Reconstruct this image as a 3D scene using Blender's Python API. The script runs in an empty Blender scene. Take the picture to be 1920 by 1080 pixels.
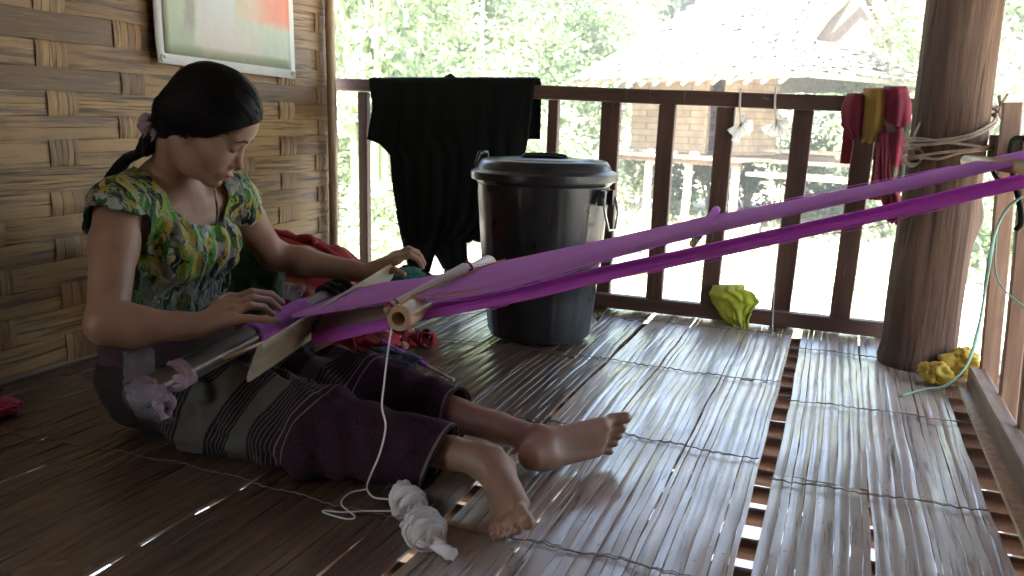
import bpy, bmesh, math, random
import numpy as np
from mathutils import Vector, Matrix
random.seed(7); np.random.seed(7)
SC = bpy.context.scene
COL = SC.collection
V = lambda *a: np.array(a, float)

# ---------------------------------------------------------------- camera (world: +Y runs along the woven wall, +Z up, floor z=0)
FPX, CAMH = 1540.0, 0.70
def cam_axes(pitch, roll, yaw):
    p, r, y = map(math.radians, (pitch, roll, yaw))
    f = V(-math.sin(y)*math.cos(p), math.cos(y)*math.cos(p), -math.sin(p))
    rt = V(math.cos(y), math.sin(y), 0); up = np.cross(rt, f)
    return rt*math.cos(r)+up*math.sin(r), -rt*math.sin(r)+up*math.cos(r), f
RT, UP, FW = cam_axes(11.6, 1.46, 21.4)
CAM = V(0, 0, CAMH)
def at(px, py, x=None, y=None, z=None, d=None):
    """world point seen at pixel (px,py) of the 1920x1080 photo on the plane x=, y= or z="""
    v = FW+RT*(px-960)/FPX-UP*(py-540)/FPX
    if z is not None: t = (z-CAMH)/v[2]
    elif x is not None: t = x/v[0]
    elif y is not None: t = y/v[1]
    else: t = d
    return CAM+v*t
cd = bpy.data.cameras.new('camera'); co = bpy.data.objects.new('camera', cd); COL.objects.link(co)
cd.sensor_width = 36; cd.lens = 36*FPX/1920; cd.clip_start = 0.05; cd.clip_end = 600
m = Matrix(((RT[0], UP[0], -FW[0], CAM[0]), (RT[1], UP[1], -FW[1], CAM[1]), (RT[2], UP[2], -FW[2], CAM[2]), (0, 0, 0, 1)))
co.matrix_world = m
cd.dof.use_dof = True; cd.dof.focus_distance = 2.0; cd.dof.aperture_fstop = 6.5
SC.camera = co

# ---------------------------------------------------------------- object helpers
def tag(o, label=None, cat=None, group=None, kind=None):
    if label: o['label'] = label
    if cat: o['category'] = cat
    if group: o['group'] = group
    if kind: o['kind'] = kind
    return o
def empty(name, loc, label=None, cat=None, group=None, kind=None):
    o = bpy.data.objects.new(name, None); COL.objects.link(o)
    o.location = [float(c) for c in loc]; o.empty_display_size = .1
    return tag(o, label, cat, group, kind)
def world_loc(o):
    l = np.array(o.location, float)
    while o.parent: o = o.parent; l = l+np.array(o.location, float)
    return l
def link(name, me, mat, parent=None, loc=None, smooth=True):
    mats = mat if isinstance(mat, (list, tuple)) else [mat]
    for k in mats: me.materials.append(k)
    if smooth is True: me.polygons.foreach_set('use_smooth', np.ones(len(me.polygons), bool))
    me.update()
    o = bpy.data.objects.new(name, me); COL.objects.link(o)
    base = V(0, 0, 0)
    if parent is not None: o.parent = parent; base = world_loc(parent)
    if loc is not None: o.location = [float(c) for c in (np.array(loc, float)-base)]; base = np.array(loc, float)
    if np.any(base):
        n = len(me.vertices); a = np.empty(n*3); me.vertices.foreach_get('co', a)
        a = a.reshape(-1, 3)-base; me.vertices.foreach_set('co', a.ravel()); me.update()
    return o
def copy_tree(o, parent=None):
    c = o.copy(); COL.objects.link(c)
    if parent is not None: c.parent = parent
    for ch in [x for x in COL.objects if x.parent == o]: copy_tree(ch, c)
    return c
class MB:
    """collects shapes, then links them as ONE mesh object"""
    def __init__(s): s.v = []; s.f = []; s.mi = []; s.a = []; s.n = 0; s.cur = 0; s.rnd = 0.0; s.hard = False
    def add(s, verts, faces, rnd=None, mi=None):
        verts = np.asarray(verts, float).reshape(-1, 3)
        s.v.append(verts); n0 = s.n; s.n += len(verts)
        s.f += [tuple(int(i)+n0 for i in f) for f in faces]
        s.mi += [s.cur if mi is None else mi]*len(faces)
        s.a.append(np.full(len(verts), s.rnd if rnd is None else rnd) if np.ndim(rnd) == 0 or rnd is None else np.asarray(rnd, float))
    def box(s, c, size, rot=None, taper=1.0, **k):
        s.hard = True; hx, hy, hz = [q/2 for q in size]
        p = [(-hx, -hy, -hz), (hx, -hy, -hz), (hx, hy, -hz), (-hx, hy, -hz)]
        q = [(x*taper, y*taper, -z) for x, y, z in p]
        P = np.array(p+q)
        if rot is not None: P = P@np.array(rot).T
        s.add(P+np.array(c, float), [(3, 2, 1, 0), (4, 5, 6, 7), (0, 1, 5, 4), (1, 2, 6, 5), (2, 3, 7, 6), (3, 0, 4, 7)], **k)
    def beam(s, a, b, w, h, up=(0, 0, 1), seg=1, wob=0, bev=None, **k):
        """rectangular bar from a to b, w across, h along up; bevelled edges, slight waviness"""
        s.hard = True; a = np.array(a, float); b = np.array(b, float); d = b-a; L = np.linalg.norm(d); d /= L
        u = np.array(up, float); u -= d*(u@d); u /= np.linalg.norm(u); r = np.cross(d, u)
        e = bev if bev is not None else min(w, h)*.09
        W, Hh = w/2, h/2
        prof = [(-W+e, -Hh), (W-e, -Hh), (W, -Hh+e), (W, Hh-e), (W-e, Hh), (-W+e, Hh), (-W, Hh-e), (-W, -Hh+e)]
        vs = []
        n = max(1, seg)
        ts = [0, e/L]+[j/n for j in range(1, n)]+[1-e/L, 1]
        for j, t in enumerate(ts):
            o1 = (random.uniform(-wob, wob), random.uniform(-wob, wob)) if 0 < t < 1 and wob else (0, 0)
            sc = .93 if j in (0, len(ts)-1) else 1
            for (x, y) in prof: vs.append(a+d*L*t+r*(x*sc+o1[0])+u*(y*sc+o1[1]))
        fs = []
        for j in range(len(ts)-1):
            for i in range(8):
                i2 = (i+1) % 8; fs.append((j*8+i, j*8+i2, j*8+8+i2, j*8+8+i))
        fs.append(tuple(range(7, -1, -1))); k0 = (len(ts)-1)*8; fs.append(tuple(k0+i for i in range(8)))
        s.add(vs, fs, **k)
    def tube(s, pts, r, n=10, cap=True, flat=1.0, **k):
        pts = [np.array(p, float) for p in pts]; m = len(pts)
        rr = [r]*m if np.ndim(r) == 0 else list(r)
        T = []
        for i in range(m):
            t = pts[min(i+1, m-1)]-pts[max(i-1, 0)]; L = np.linalg.norm(t); T.append(t/L if L > 0 else V(0, 0, 1))
        ref = V(0, 0, 1) if abs(T[0][2]) < .9 else V(1, 0, 0)
        u = np.cross(T[0], ref); u /= np.linalg.norm(u)
        vs = []
        for i in range(m):
            u = u-T[i]*(u@T[i]); u /= np.linalg.norm(u); w = np.cross(T[i], u)
            for j in range(n):
                a = 2*math.pi*j/n; vs.append(pts[i]+rr[i]*(math.cos(a)*u+math.sin(a)*w*flat))
        fs = [(i*n+j, i*n+(j+1) % n, i*n+n+(j+1) % n, i*n+n+j) for i in range(m-1) for j in range(n)]
        if cap: fs.append(tuple(range(n-1, -1, -1))); fs.append(tuple((m-1)*n+j for j in range(n)))
        s.add(vs, fs, **k)
    def grid(s, P, close_u=False, **k):
        P = np.asarray(P, float); a, b = P.shape[:2]; fs = []
        for i in range(a-1):
            for j in range(b-1+(1 if close_u else 0)):
                j2 = (j+1) % b; fs.append((i*b+j, i*b+j2, (i+1)*b+j2, (i+1)*b+j))
        s.add(P.reshape(-1, 3), fs, **k)
    def mesh(s, name):
        me = bpy.data.meshes.new(name); vv = np.concatenate(s.v) if s.v else np.zeros((0, 3))
        me.from_pydata(vv.tolist(), [], s.f); me.polygons.foreach_set('material_index', np.array(s.mi, dtype=np.int32))
        at_ = me.attributes.new('rnd', 'FLOAT', 'POINT'); at_.data.foreach_set('value', np.concatenate(s.a).astype(np.float32))
        return me
    def build(s, name, mat, parent=None, loc=None, smooth=True):
        o = link(name, s.mesh(name), mat, parent, loc, smooth)
        if s.hard and smooth: smooth_angle(o, 32)
        return o
def smooth_angle(o, deg=35):
    me = o.data; bm = bmesh.new(); bm.from_mesh(me); th = math.radians(deg)
    for e in bm.edges:
        if len(e.link_faces) == 2 and e.calc_face_angle(0) > th: e.smooth = False
    bm.to_mesh(me); bm.free(); me.polygons.foreach_set('use_smooth', np.ones(len(me.polygons), bool)); return o
def catmull(pts, n=8):
    P = [np.array(p, float) for p in pts]; P = [2*P[0]-P[1]]+P+[2*P[-1]-P[-2]]; out = []
    for i in range(1, len(P)-2):
        for k in range(n):
            t = k/n; a, b, c, d = P[i-1:i+3]
            out.append(.5*((2*b)+(c-a)*t+(2*a-5*b+4*c-d)*t*t+(3*b-a-3*c+d)*t**3))
    out.append(P[-2]); return out
_pr = np.random.RandomState(3); _G = _pr.rand(64, 64, 64)
def noise3(p):
    """cheap value noise, p (...,3) -> -1..1"""
    p = np.asarray(p, float); i = np.floor(p).astype(int); f = p-i; f = f*f*(3-2*f); i &= 63; j = (i+1) & 63
    g = lambda a, b, c: _G[a, b, c]
    x0, y0, z0 = i[..., 0], i[..., 1], i[..., 2]; x1, y1, z1 = j[..., 0], j[..., 1], j[..., 2]
    fx, fy, fz = f[..., 0], f[..., 1], f[..., 2]
    L = lambda a, b, t: a+(b-a)*t
    return 2*L(L(L(g(x0, y0, z0), g(x1, y0, z0), fx), L(g(x0, y1, z0), g(x1, y1, z0), fx), fy), L(L(g(x0, y0, z1), g(x1, y0, z1), fx), L(g(x0, y1, z1), g(x1, y1, z1), fx), fy), fz)-1

# ---------------------------------------------------------------- implicit surfaces: one continuous skin from many joined tapered limbs
class SDF:
    def __init__(s): s.p = []
    def rc(s, a, b, ra, rb, k=.02, sub=False): s.p.append(('c', np.array(a, float), np.array(b, float), ra, rb, k, sub)); return s
    def ell(s, c, r, R=None, k=.02, sub=False): s.p.append(('e', np.array(c, float), np.array(r, float), np.eye(3) if R is None else np.array(R, float), 0, k, sub)); return s
    def chain(s, pts, rs, k=.02):
        for i in range(len(pts)-1): s.rc(pts[i], pts[i+1], rs[i], rs[i+1], k)
        return s
    @staticmethod
    def one(pr, P):
        if pr[0] == 'c':
            _, a, b, ra, rb = pr[:5]; ba = b-a; l2 = ba@ba; pa = P-a
            t = np.clip(pa@ba/l2, 0, 1); return np.linalg.norm(pa-t[:, None]*ba, axis=1)-(ra+(rb-ra)*t)
        _, c, r, R = pr[:4]; q = (P-c)@R   # columns of R = local axes
        k0 = np.linalg.norm(q/r, axis=1); k1 = np.linalg.norm(q/(r*r), axis=1)+1e-9
        return k0*(k0-1)/k1
    def ev(s, P, which=None):
        d = np.full(len(P), 9.0)
        for i, pr in enumerate(s.p):
            if which is not None and not which[i]: continue
            e = s.one(pr, P); k = pr[5]
            if pr[6]:
                h = np.clip(.5-.5*(d+e)/k, 0, 1); d = d*(1-h)+(-e)*h+k*h*(1-h)
            else:
                h = np.clip(.5+.5*(d-e)/k, 0, 1); d = d*(1-h)+e*h-k*h*(1-h)
        return d
    def mesh(s, h, post=None, bounds=None):
        """naive surface nets on a sparse block grid; post(P,d)->d deforms / cuts the field"""
        lo = np.full(3, 9e9); hi = -lo
        for pr in s.p:
            if pr[6]: continue
            if pr[0] == 'c':
                m_ = max(pr[3], pr[4])+.03; lo = np.minimum(lo, np.minimum(pr[1], pr[2])-m_); hi = np.maximum(hi, np.maximum(pr[1], pr[2])+m_)
            else: m_ = max(pr[2])+.03; lo = np.minimum(lo, pr[1]-m_); hi = np.maximum(hi, pr[1]+m_)
        if bounds is not None: lo = np.maximum(lo, bounds[0]); hi = np.minimum(hi, bounds[1])
        B = 12; bs = B*h; nb = np.ceil((hi-lo)/bs).astype(int)+1
        I = np.stack(np.meshgrid(*[np.arange(n) for n in nb], indexing='ij'), -1).reshape(-1, 3)
        Cc = lo+(I+.5)*bs
        D = s.ev(Cc); 
        if post: D = post(Cc, D)
        keep = np.abs(D) < bs*1.05+.012; I = I[keep]; Cc = Cc[keep]
        ind = np.stack([s.one(pr, Cc) for pr in s.p], 1)
        g = np.arange(B+1); G = np.stack(np.meshgrid(g, g, g, indexing='ij'), -1).reshape(-1, 3)
        N = nb*B+4; key = lambda c: (c[:, 0].astype(np.int64)*N[1]+c[:, 1])*N[2]+c[:, 2]
        VK, VP, QK = [], [], []
        off = np.array([[x, y, z] for x in (0, 1) for y in (0, 1) for z in (0, 1)])
        for b in range(len(I)):
            which = ind[b] < bs*1.9+.05
            if not which.any(): continue
            gi = I[b]*B+G; P = lo+gi*h; d = s.ev(P, which)
            if post: d = post(P, d)
            d3 = d.reshape(B+1, B+1, B+1); sg = d3 < 0
            if sg.all() or not sg.any(): continue
            cs = [d3[o[0]:o[0]+B, o[1]:o[1]+B, o[2]:o[2]+B] for o in off]
            st = np.stack(cs, -1); neg = st < 0; act = neg.any(-1) & ~neg.all(-1)
            c = np.argwhere(act)
            if len(c):
                dv = st[act]; acc = np.zeros((len(c), 3)); cnt = np.zeros(len(c))
                for e0 in range(8):
                    for ax in range(3):
                        if off[e0][ax]: continue
                        e1 = e0+(4, 2, 1)[ax]; x0 = dv[:, e0]; x1 = dv[:, e1]; cr = (x0 < 0) != (x1 < 0)
                        t = np.where(cr, x0/np.where(cr, x0-x1, 1), 0)
                        pt = off[e0]+t[:, None]*(off[e1]-off[e0]); acc += pt*cr[:, None]; cnt += cr
                VP.append(lo+(I[b]*B+c+acc/cnt[:, None])*h); VK.append(key(I[b]*B+c+1))
            for ax in range(3):
                sl = [slice(0, B)]*3; sl2 = list(sl); sl2[ax] = slice(1, B+1)
                s0 = sg[tuple(sl)]; s1 = sg[tuple(sl2)]; e = np.argwhere(s0 != s1)
                if not len(e): continue
                fl = s0[tuple(e.T)]; gc = I[b]*B+e+1; a1, a2 = [(1, 2), (2, 0), (0, 1)][ax]
                u = np.zeros(3, int); u[a1] = 1; w = np.zeros(3, int); w[a2] = 1
                q = np.stack([key(gc-u-w), key(gc-w), key(gc), key(gc-u)], 1)
                q[~fl] = q[~fl][:, ::-1]; QK.append(q)
        VK = np.concatenate(VK); VP = np.concatenate(VP); QK = np.concatenate(QK)
        VK, ui = np.unique(VK, return_index=True); VP = VP[ui]
        idx = np.searchsorted(VK, QK); idx = np.clip(idx, 0, len(VK)-1); ok = (VK[idx] == QK).all(1); idx = idx[ok]
        return VP, idx
def np_mesh(name, vp, q):
    me = bpy.data.meshes.new(name); me.vertices.add(len(vp)); me.vertices.foreach_set('co', vp.astype(np.float32).ravel())
    me.loops.add(len(q)*4); me.loops.foreach_set('vertex_index', q.astype(np.int32).ravel())
    me.polygons.add(len(q)); me.polygons.foreach_set('loop_start', np.arange(len(q), dtype=np.int32)*4)
    me.update(calc_edges=True); me.validate(); return me
def relax(vp, q, it=2, lam=.5):
    for _ in range(it):
        acc = np.zeros_like(vp); cnt = np.zeros(len(vp))
        for a in range(4):
            for b in ((a+1) % 4, (a+3) % 4): np.add.at(acc, q[:, a], vp[q[:, b]]); np.add.at(cnt, q[:, a], 1)
        vp = vp*(1-lam)+lam*acc/np.maximum(cnt, 1)[:, None]
    return vp
def cut_faces(vp, q, keepv):
    k = keepv[q].all(1); q = q[k]; u, inv = np.unique(q, return_inverse=True); vp = vp[u]; q = inv.reshape(q.shape)
    e = np.concatenate([q[:, [a, (a+1) % 4]] for a in range(4)]); es = np.sort(e, 1); un, ct = np.unique(es, axis=0, return_counts=True); be = un[ct == 1]
    for _ in range(10):                       # smooth the cut edge along itself
        acc = np.zeros_like(vp); n = np.zeros(len(vp)); np.add.at(acc, be[:, 0], vp[be[:, 1]]); np.add.at(acc, be[:, 1], vp[be[:, 0]]); np.add.at(n, be[:, 0], 1); np.add.at(n, be[:, 1], 1)
        m_ = n == 2; vp[m_] = .5*vp[m_]+.5*acc[m_]/2
    return vp, q
def attr(me, name, vals):
    a = me.attributes.new(name, 'FLOAT', 'POINT'); a.data.foreach_set('value', np.asarray(vals, np.float32))
def lerp(a, b, t): return a+(b-a)*t
def sstep(a, b, x): t = np.clip((x-a)/(b-a), 0, 1); return t*t*(3-2*t)
# ---------------------------------------------------------------- materials (all procedural)
class NT:
    def __init__(s, name):
        s.m = bpy.data.materials.new(name); s.m.use_nodes = True; s.t = s.m.node_tree; s.t.nodes.clear()
        s.out = s.n('ShaderNodeOutputMaterial'); s.b = s.n('ShaderNodeBsdfPrincipled'); s.t.links.new(s.b.outputs[0], s.out.inputs[0])
    def n(s, typ, **k):
        x = s.t.nodes.new(typ)
        for a, b in k.items(): setattr(x, a, b)
        return x
    def L(s, a, b): s.t.links.new(a, b)
    def set(s, node, key, val):
        i = node.inputs[key]
        if isinstance(val, bpy.types.NodeSocket): s.L(val, i)
        elif isinstance(val, (tuple, list)) and len(val) == 3 and len(getattr(i, 'default_value', [0]*4)) == 4: i.default_value = (*val, 1)
        else: i.default_value = val
    def co(s, scale=(1, 1, 1), rot=(0, 0, 0), kind='Object'):
        tc = s.n('ShaderNodeTexCoord'); mp = s.n('ShaderNodeMapping'); s.L(tc.outputs[kind], mp.inputs[0])
        mp.inputs['Scale'].default_value = scale; mp.inputs['Rotation'].default_value = rot; return mp.outputs[0]
    def noise(s, vec, scale=5, detail=4, rough=.55, dist=0):
        x = s.n('ShaderNodeTexNoise'); s.L(vec, x.inputs['Vector']); x.inputs['Scale'].default_value = scale
        x.inputs['Detail'].default_value = detail; x.inputs['Roughness'].default_value = rough; x.inputs['Distortion'].default_value = dist; return x.outputs['Fac']
    def vor(s, vec, scale=5, feat='F1', out='Distance', rand=1):
        x = s.n('ShaderNodeTexVoronoi', feature=feat); s.L(vec, x.inputs['Vector']); x.inputs['Scale'].default_value = scale; x.inputs['Randomness'].default_value = rand; return x.outputs[out]
    def wave(s, vec, scale=5, dist=0, det=2, direction='X', ds=1):
        x = s.n('ShaderNodeTexWave', bands_direction=direction); s.L(vec, x.inputs['Vector']); x.inputs['Scale'].default_value = scale
        x.inputs['Distortion'].default_value = dist; x.inputs['Detail'].default_value = det; x.inputs['Detail Scale'].default_value = ds; return x.outputs['Fac']
    def ramp(s, fac, stops, mode='LINEAR'):
        x = s.n('ShaderNodeValToRGB'); s.L(fac, x.inputs[0]); e = x.color_ramp.elements; x.color_ramp.interpolation = mode
        while len(e) < len(stops): e.new(.5)
        for i, (p, c) in enumerate(stops): e[i].position = p; e[i].color = (*(c if isinstance(c, (tuple, list)) else (c,)*3), 1)
        return x.outputs[0]
    def mix(s, f, a, b, mode='MIX'):
        x = s.n('ShaderNodeMix', data_type='RGBA', blend_type=mode)
        s.set(x, 0, f); s.set(x, 6, a); s.set(x, 7, b); return x.outputs[2]
    def math(s, op, a, b=0., c=0.):
        x = s.n('ShaderNodeMath', operation=op); s.set(x, 0, a); s.set(x, 1, b); s.set(x, 2, c); return x.outputs[0]
    def attr(s, name='rnd'): x = s.n('ShaderNodeAttribute'); x.attribute_name = name; return x.outputs['Fac']
    def sep(s, vec): x = s.n('ShaderNodeSeparateXYZ'); s.L(vec, x.inputs[0]); return x.outputs
    def comb(s, a, b, c): x = s.n('ShaderNodeCombineXYZ'); s.set(x, 0, a); s.set(x, 1, b); s.set(x, 2, c); return x.outputs[0]
    def bump(s, h, strength=.3, dist=.01, prev=None):
        x = s.n('ShaderNodeBump'); s.L(h, x.inputs['Height']); x.inputs['Strength'].default_value = strength; x.inputs['Distance'].default_value = dist
        if prev is not None: s.L(prev, x.inputs['Normal'])
        s.L(x.outputs[0], s.b.inputs['Normal']); return x.outputs[0]
    def bs(s, **k):
        for a, b in k.items(): s.set(s.b, a.replace('_', ' '), b)
        return s
M = {}
def simple(name, col, rough=.6, var=.25, scale=12, bump=.15, bscale=60, bdist=.003, stretch=(1, 1, 1), **k):
    t = NT(name); c = t.co(stretch); n = t.noise(c, scale, 5)
    lo = tuple(x*(1-var) for x in col); hi = tuple(min(1, x*(1+var)) for x in col)
    t.bs(Base_Color=t.ramp(n, [(.3, lo), (.7, hi)]), Roughness=rough)
    if bump: t.bump(t.noise(c, bscale, 4), bump, bdist)
    t.bs(**k); M[name] = t.m; return t
# split bamboo floor: grain along Y, colour by strip
t = NT('floor_bamboo'); r = t.attr(); c = t.co((1, .05, 1)); cc = t.co((1, 1, 1))
off = t.comb(t.math('MULTIPLY', r, 37.), t.math('MULTIPLY', r, 11.), 0.)
vv = t.n('ShaderNodeVectorMath', operation='ADD'); t.L(c, vv.inputs[0]); t.L(off, vv.inputs[1]); vv = vv.outputs[0]
g1 = t.noise(vv, 90, 6, .65); g2 = t.noise(vv, 330, 3, .6); big = t.noise(cc, 2.3, 4, .6)
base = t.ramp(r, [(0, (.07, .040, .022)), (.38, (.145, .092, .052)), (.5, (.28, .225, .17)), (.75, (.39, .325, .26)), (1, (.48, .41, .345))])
base = t.mix(t.ramp(g1, [(.36, .9), (.46, 0.)]), base, (.05, .03, .018))
base = t.mix(t.ramp(g2, [(.60, 0.), (.75, .55)]), base, (.33, .27, .20))
base = t.mix(t.ramp(big, [(.4, 0.), (.75, .5)]), base, (.075, .05, .035))
spot = t.vor(cc, 34); base = t.mix(t.ramp(spot, [(.05, .7), (.12, 0.)]), base, (.04, .025, .018))
t.bs(Base_Color=base, Roughness=t.ramp(t.math('ADD', g1, t.math('MULTIPLY', big, .5)), [(.45, .3), (1.0, .5)]), Specular_IOR_Level=.6, Coat_Weight=.7, Coat_Roughness=t.ramp(big, [(.3, .13), (.7, .30)]))
b1 = t.bump(g1, .3, .0011); t.bump(t.noise(cc, 14, 3), .3, .006, b1); M['floor_bamboo'] = t.m
# rattan / lashing
simple('rattan', (.19, .15, .11), .7, .3)
# woven wall: two orientations share colour, grain along the strip
def weave(name, st, rotated):
    t = NT(name); r = t.attr(); c = t.co(st); cc = t.co()
    off = t.comb(t.math('MULTIPLY', r, 31.), t.math('MULTIPLY', r, 17.), t.math('MULTIPLY', r, 7.))
    vv = t.n('ShaderNodeVectorMath', operation='ADD'); t.L(c, vv.inputs[0]); t.L(off, vv.inputs[1]); vv = vv.outputs[0]
    g = t.noise(vv, 60, 5, .6); g2 = t.noise(vv, 170, 3, .6)
    base = t.ramp(r, [(0, (.10, .052, .020)), (.3, (.23, .13, .045)), (.55, (.35, .215, .075)), (.8, (.26, .145, .050)), (1, (.14, .075, .030))])
    base = t.mix(t.ramp(g, [(.38, .9), (.5, 0.)]), base, (.07, .038, .018))
    base = t.mix(t.ramp(g2, [(.56, 0.), (.75, .4)]), base, (.46, .34, .17))
    base = t.mix(t.ramp(t.noise(cc, 5, 4, .6), [(.45, 0.), (.72, .65)]), base, (.13, .08, .045))
    t.bs(Base_Color=base, Roughness=.5, Specular_IOR_Level=.4)
    t.bump(g, .8, .003); M[name] = t.m
weave('weave_h', (.25, .05, 1), False); weave('weave_v', (.25, 1, .06), True)
# bamboo pole
t = NT('bamboo_pole'); c = t.co((1, 1, .08)); g = t.noise(c, 60, 4)
t.bs(Base_Color=t.ramp(g, [(.3, (.26, .18, .10)), (.55, (.42, .32, .20)), (.75, (.52, .41, .28))]), Roughness=.42); t.bump(g, .2, .002); M['bamboo_pole'] = t.m
# dark sawn timber of the railing; grain axis chosen by 'rnd' sign is overkill: use two materials
def timber(name, st, cols=((.032, .013, .008), (.078, .033, .018), (.13, .066, .040)), rough=.62):
    t = NT(name); c = t.co(st); g = t.noise(c, 42, 6, .65); w = t.noise(t.co(), 7, 4)
    base = t.ramp(g, [(.28, cols[0]), (.5, cols[1]), (.75, cols[2])])
    base = t.mix(t.ramp(w, [(.45, 0.), (.75, .6)]), base, tuple(.55*a for a in cols[1]))
    scr = t.noise(t.co((3, 3, .25)), 30, 2); base = t.mix(t.ramp(scr, [(.70, 0.), (.73, .6)]), base, (.24, .17, .12))
    t.bs(Base_Color=base, Roughness=rough); t.bump(g, .4, .003); M[name] = t.m
timber('timber_x', (.06, 1, 1)); timber('timber_z', (1, 1, .06)); timber('timber_y', (1, .06, 1), ((.09, .05, .035), (.17, .11, .075), (.27, .2, .15)))
timber('timber_warm', (1, 1, .06), ((.10, .05, .028), (.19, .105, .06), (.28, .17, .11)))
# big round post
t = NT('post_wood'); c = t.co((1, 1, .05)); g = t.noise(c, 26, 6, .6, .6); g2 = t.noise(c, 75, 4); w = t.noise(t.co((1, 1, .5)), 3.5, 4)
base = t.ramp(g, [(.3, (.032, .018, .012)), (.5, (.075, .044, .029)), (.72, (.14, .090, .060))])
base = t.mix(t.ramp(w, [(.45, 0.), (.7, .6)]), base, (.10, .07, .055)); base = t.mix(t.ramp(g2, [(.33, .9), (.41, 0.)]), base, (.035, .02, .012))
t.bs(Base_Color=base, Roughness=.9, Specular_IOR_Level=.15); b1 = t.bump(g, .9, .012); t.bump(g2, .5, .004, b1); M['post_wood'] = t.m
# black plastic bin
t = NT('black_plastic'); c = t.co(); n = t.noise(c, 9, 5); w = t.noise(t.co((1, 1, .2)), 40, 3)
t.bs(Base_Color=t.ramp(n, [(.35, (.007, .007, .008)), (.75, (.02, .02, .02))]), Roughness=t.ramp(n, [(.3, .25), (.75, .45)]), Specular_IOR_Level=.4); t.bump(w, .12, .002); M['black_plastic'] = t.m
simple('steel_wire', (.45, .45, .44), .35, .1, Metallic=1.0)
# cloths
def cloth(name, col, var=.2, rough=.9, weave_scale=900, sheen=.05, scale=8, bump=.25):
    t = NT(name); c = t.co(); n = t.noise(c, scale, 4)
    t.bs(Base_Color=t.ramp(n, [(.3, tuple(x*(1-var) for x in col)), (.7, tuple(min(1, x*(1+var)) for x in col))]), Roughness=rough, Sheen_Weight=sheen)
    t.bump(t.noise(c, weave_scale/4, 2), bump, .0012); M[name] = t.m; return t
cloth('cloth_black', (.006, .007, .006), sheen=0., rough=1.); M['cloth_black'].node_tree.nodes['Principled BSDF'].inputs['Specular IOR Level'].default_value = .12; cloth('cloth_yellowgreen', (.52, .55, .07)); cloth('cloth_ochre', (.50, .36, .06))
cloth('cloth_maroon', (.20, .02, .04)); cloth('cloth_mustard', (.42, .27, .06)); cloth('cloth_green', (.02, .05, .025)); cloth('cloth_red', (.30, .018, .025))
cloth('cloth_navy', (.012, .014, .04)); cloth('cloth_pink', (.45, .06, .14)); cloth('cloth_teal', (.02, .13, .11)); cloth('cloth_lilac', (.26, .18, .24)); cloth('yarn_white', (.82, .80, .76), .05)
cloth('cloth_waist', (.045, .018, .030)); cloth('wax_white', (.82, .80, .76), .06)
M['yarn_white'].node_tree.nodes['Principled BSDF'].inputs['Subsurface Weight'].default_value = .15
M['yarn_white'].node_tree.nodes['Principled BSDF'].inputs['Subsurface Radius'].default_value = (.01, .01, .01)
# skin: base tone with lips/cheeks/soles from painted weights
t = NT('skin'); c = t.co(); n = t.noise(c, 14, 4); n2 = t.noise(c, 160, 3)
base = t.ramp(n, [(.3, (.24, .132, .082)), (.7, (.325, .190, .124))])
base = t.mix(t.attr('lips'), base, (.30, .09, .075)); base = t.mix(t.attr('dark'), base, (.13, .06, .04)); base = t.mix(t.attr('pale'), base, (.50, .31, .20))
t.bs(Base_Color=base, Roughness=.5, Specular_IOR_Level=.42, Subsurface_Weight=.12, Subsurface_Radius=(.012, .005, .003), Subsurface_Scale=.6)
t.bump(n2, .3, .0015); M['skin'] = t.m
simple('nail', (.45, .27, .21), .35, .05, bump=0)
simple('brow', (.02, .012, .009), .7, .1, bump=0); simple('eye_white', (.55, .5, .45), .3, .05, bump=0)
# hair: strands run along the combed direction given by attribute 'strand'
t = NT('hair'); s_ = t.attr('strand'); cb = t.comb(t.math('MULTIPLY', s_, 60.), t.math('MULTIPLY', t.attr('along'), 2.), 0.); n = t.noise(cb, 3, 5, .7)
t.bs(Base_Color=t.ramp(n, [(.35, (.003, .0025, .0025)), (.8, (.011, .009, .008))]), Roughness=t.ramp(n, [(.3, .42), (.7, .6)]), Specular_IOR_Level=.12); t.bump(n, .5, .002); M['hair'] = t.m
# blouse print: brush-stroke blotches
t = NT('blouse'); c = t.co((1, 1, 1.0)); ds = t.noise(c, 13, 3); dd = t.n('ShaderNodeVectorMath', operation='ADD'); t.L(c, dd.inputs[0])
nz = t.n('ShaderNodeTexNoise'); t.L(c, nz.inputs['Vector']); nz.inputs['Scale'].default_value = 16; nz.inputs['Detail'].default_value = 3
sc_ = t.n('ShaderNodeVectorMath', operation='SCALE'); t.L(nz.outputs['Color'], sc_.inputs[0]); sc_.inputs['Scale'].default_value = .055; t.L(sc_.outputs[0], dd.inputs[1])
q = t.n('ShaderNodeMapping'); t.L(dd.outputs[0], q.inputs[0]); q.inputs['Rotation'].default_value = (.6, .4, .5); q.inputs['Scale'].default_value = (1, 1.9, .6); q = q.outputs[0]
cell = t.vor(q, 40, out='Color'); cs = t.sep(cell)
pal = t.ramp(cs[0], [(0, (.025, .10, .018)), (.13, (.24, .34, .05)), (.26, (.012, .014, .018)), (.38, (.36, .27, .03)), (.50, (.34, .34, .32)), (.60, (.07, .22, .03)), (.72, (.02, .02, .022)), (.82, (.42, .38, .16)), (.90, (.16, .17, .17))], 'CONSTANT')
gz = t.ramp(t.sep(c)[2], [(.33, 1.), (.36, 0.)])
pal2 = t.ramp(cs[1], [(0, (.26, .27, .28)), (.35, (.015, .017, .02)), (.6, (.13, .14, .15)), (.8, (.05, .16, .05))], 'CONSTANT')
pal = t.mix(t.math('MULTIPLY', gz, .75), pal, pal2)
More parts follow.
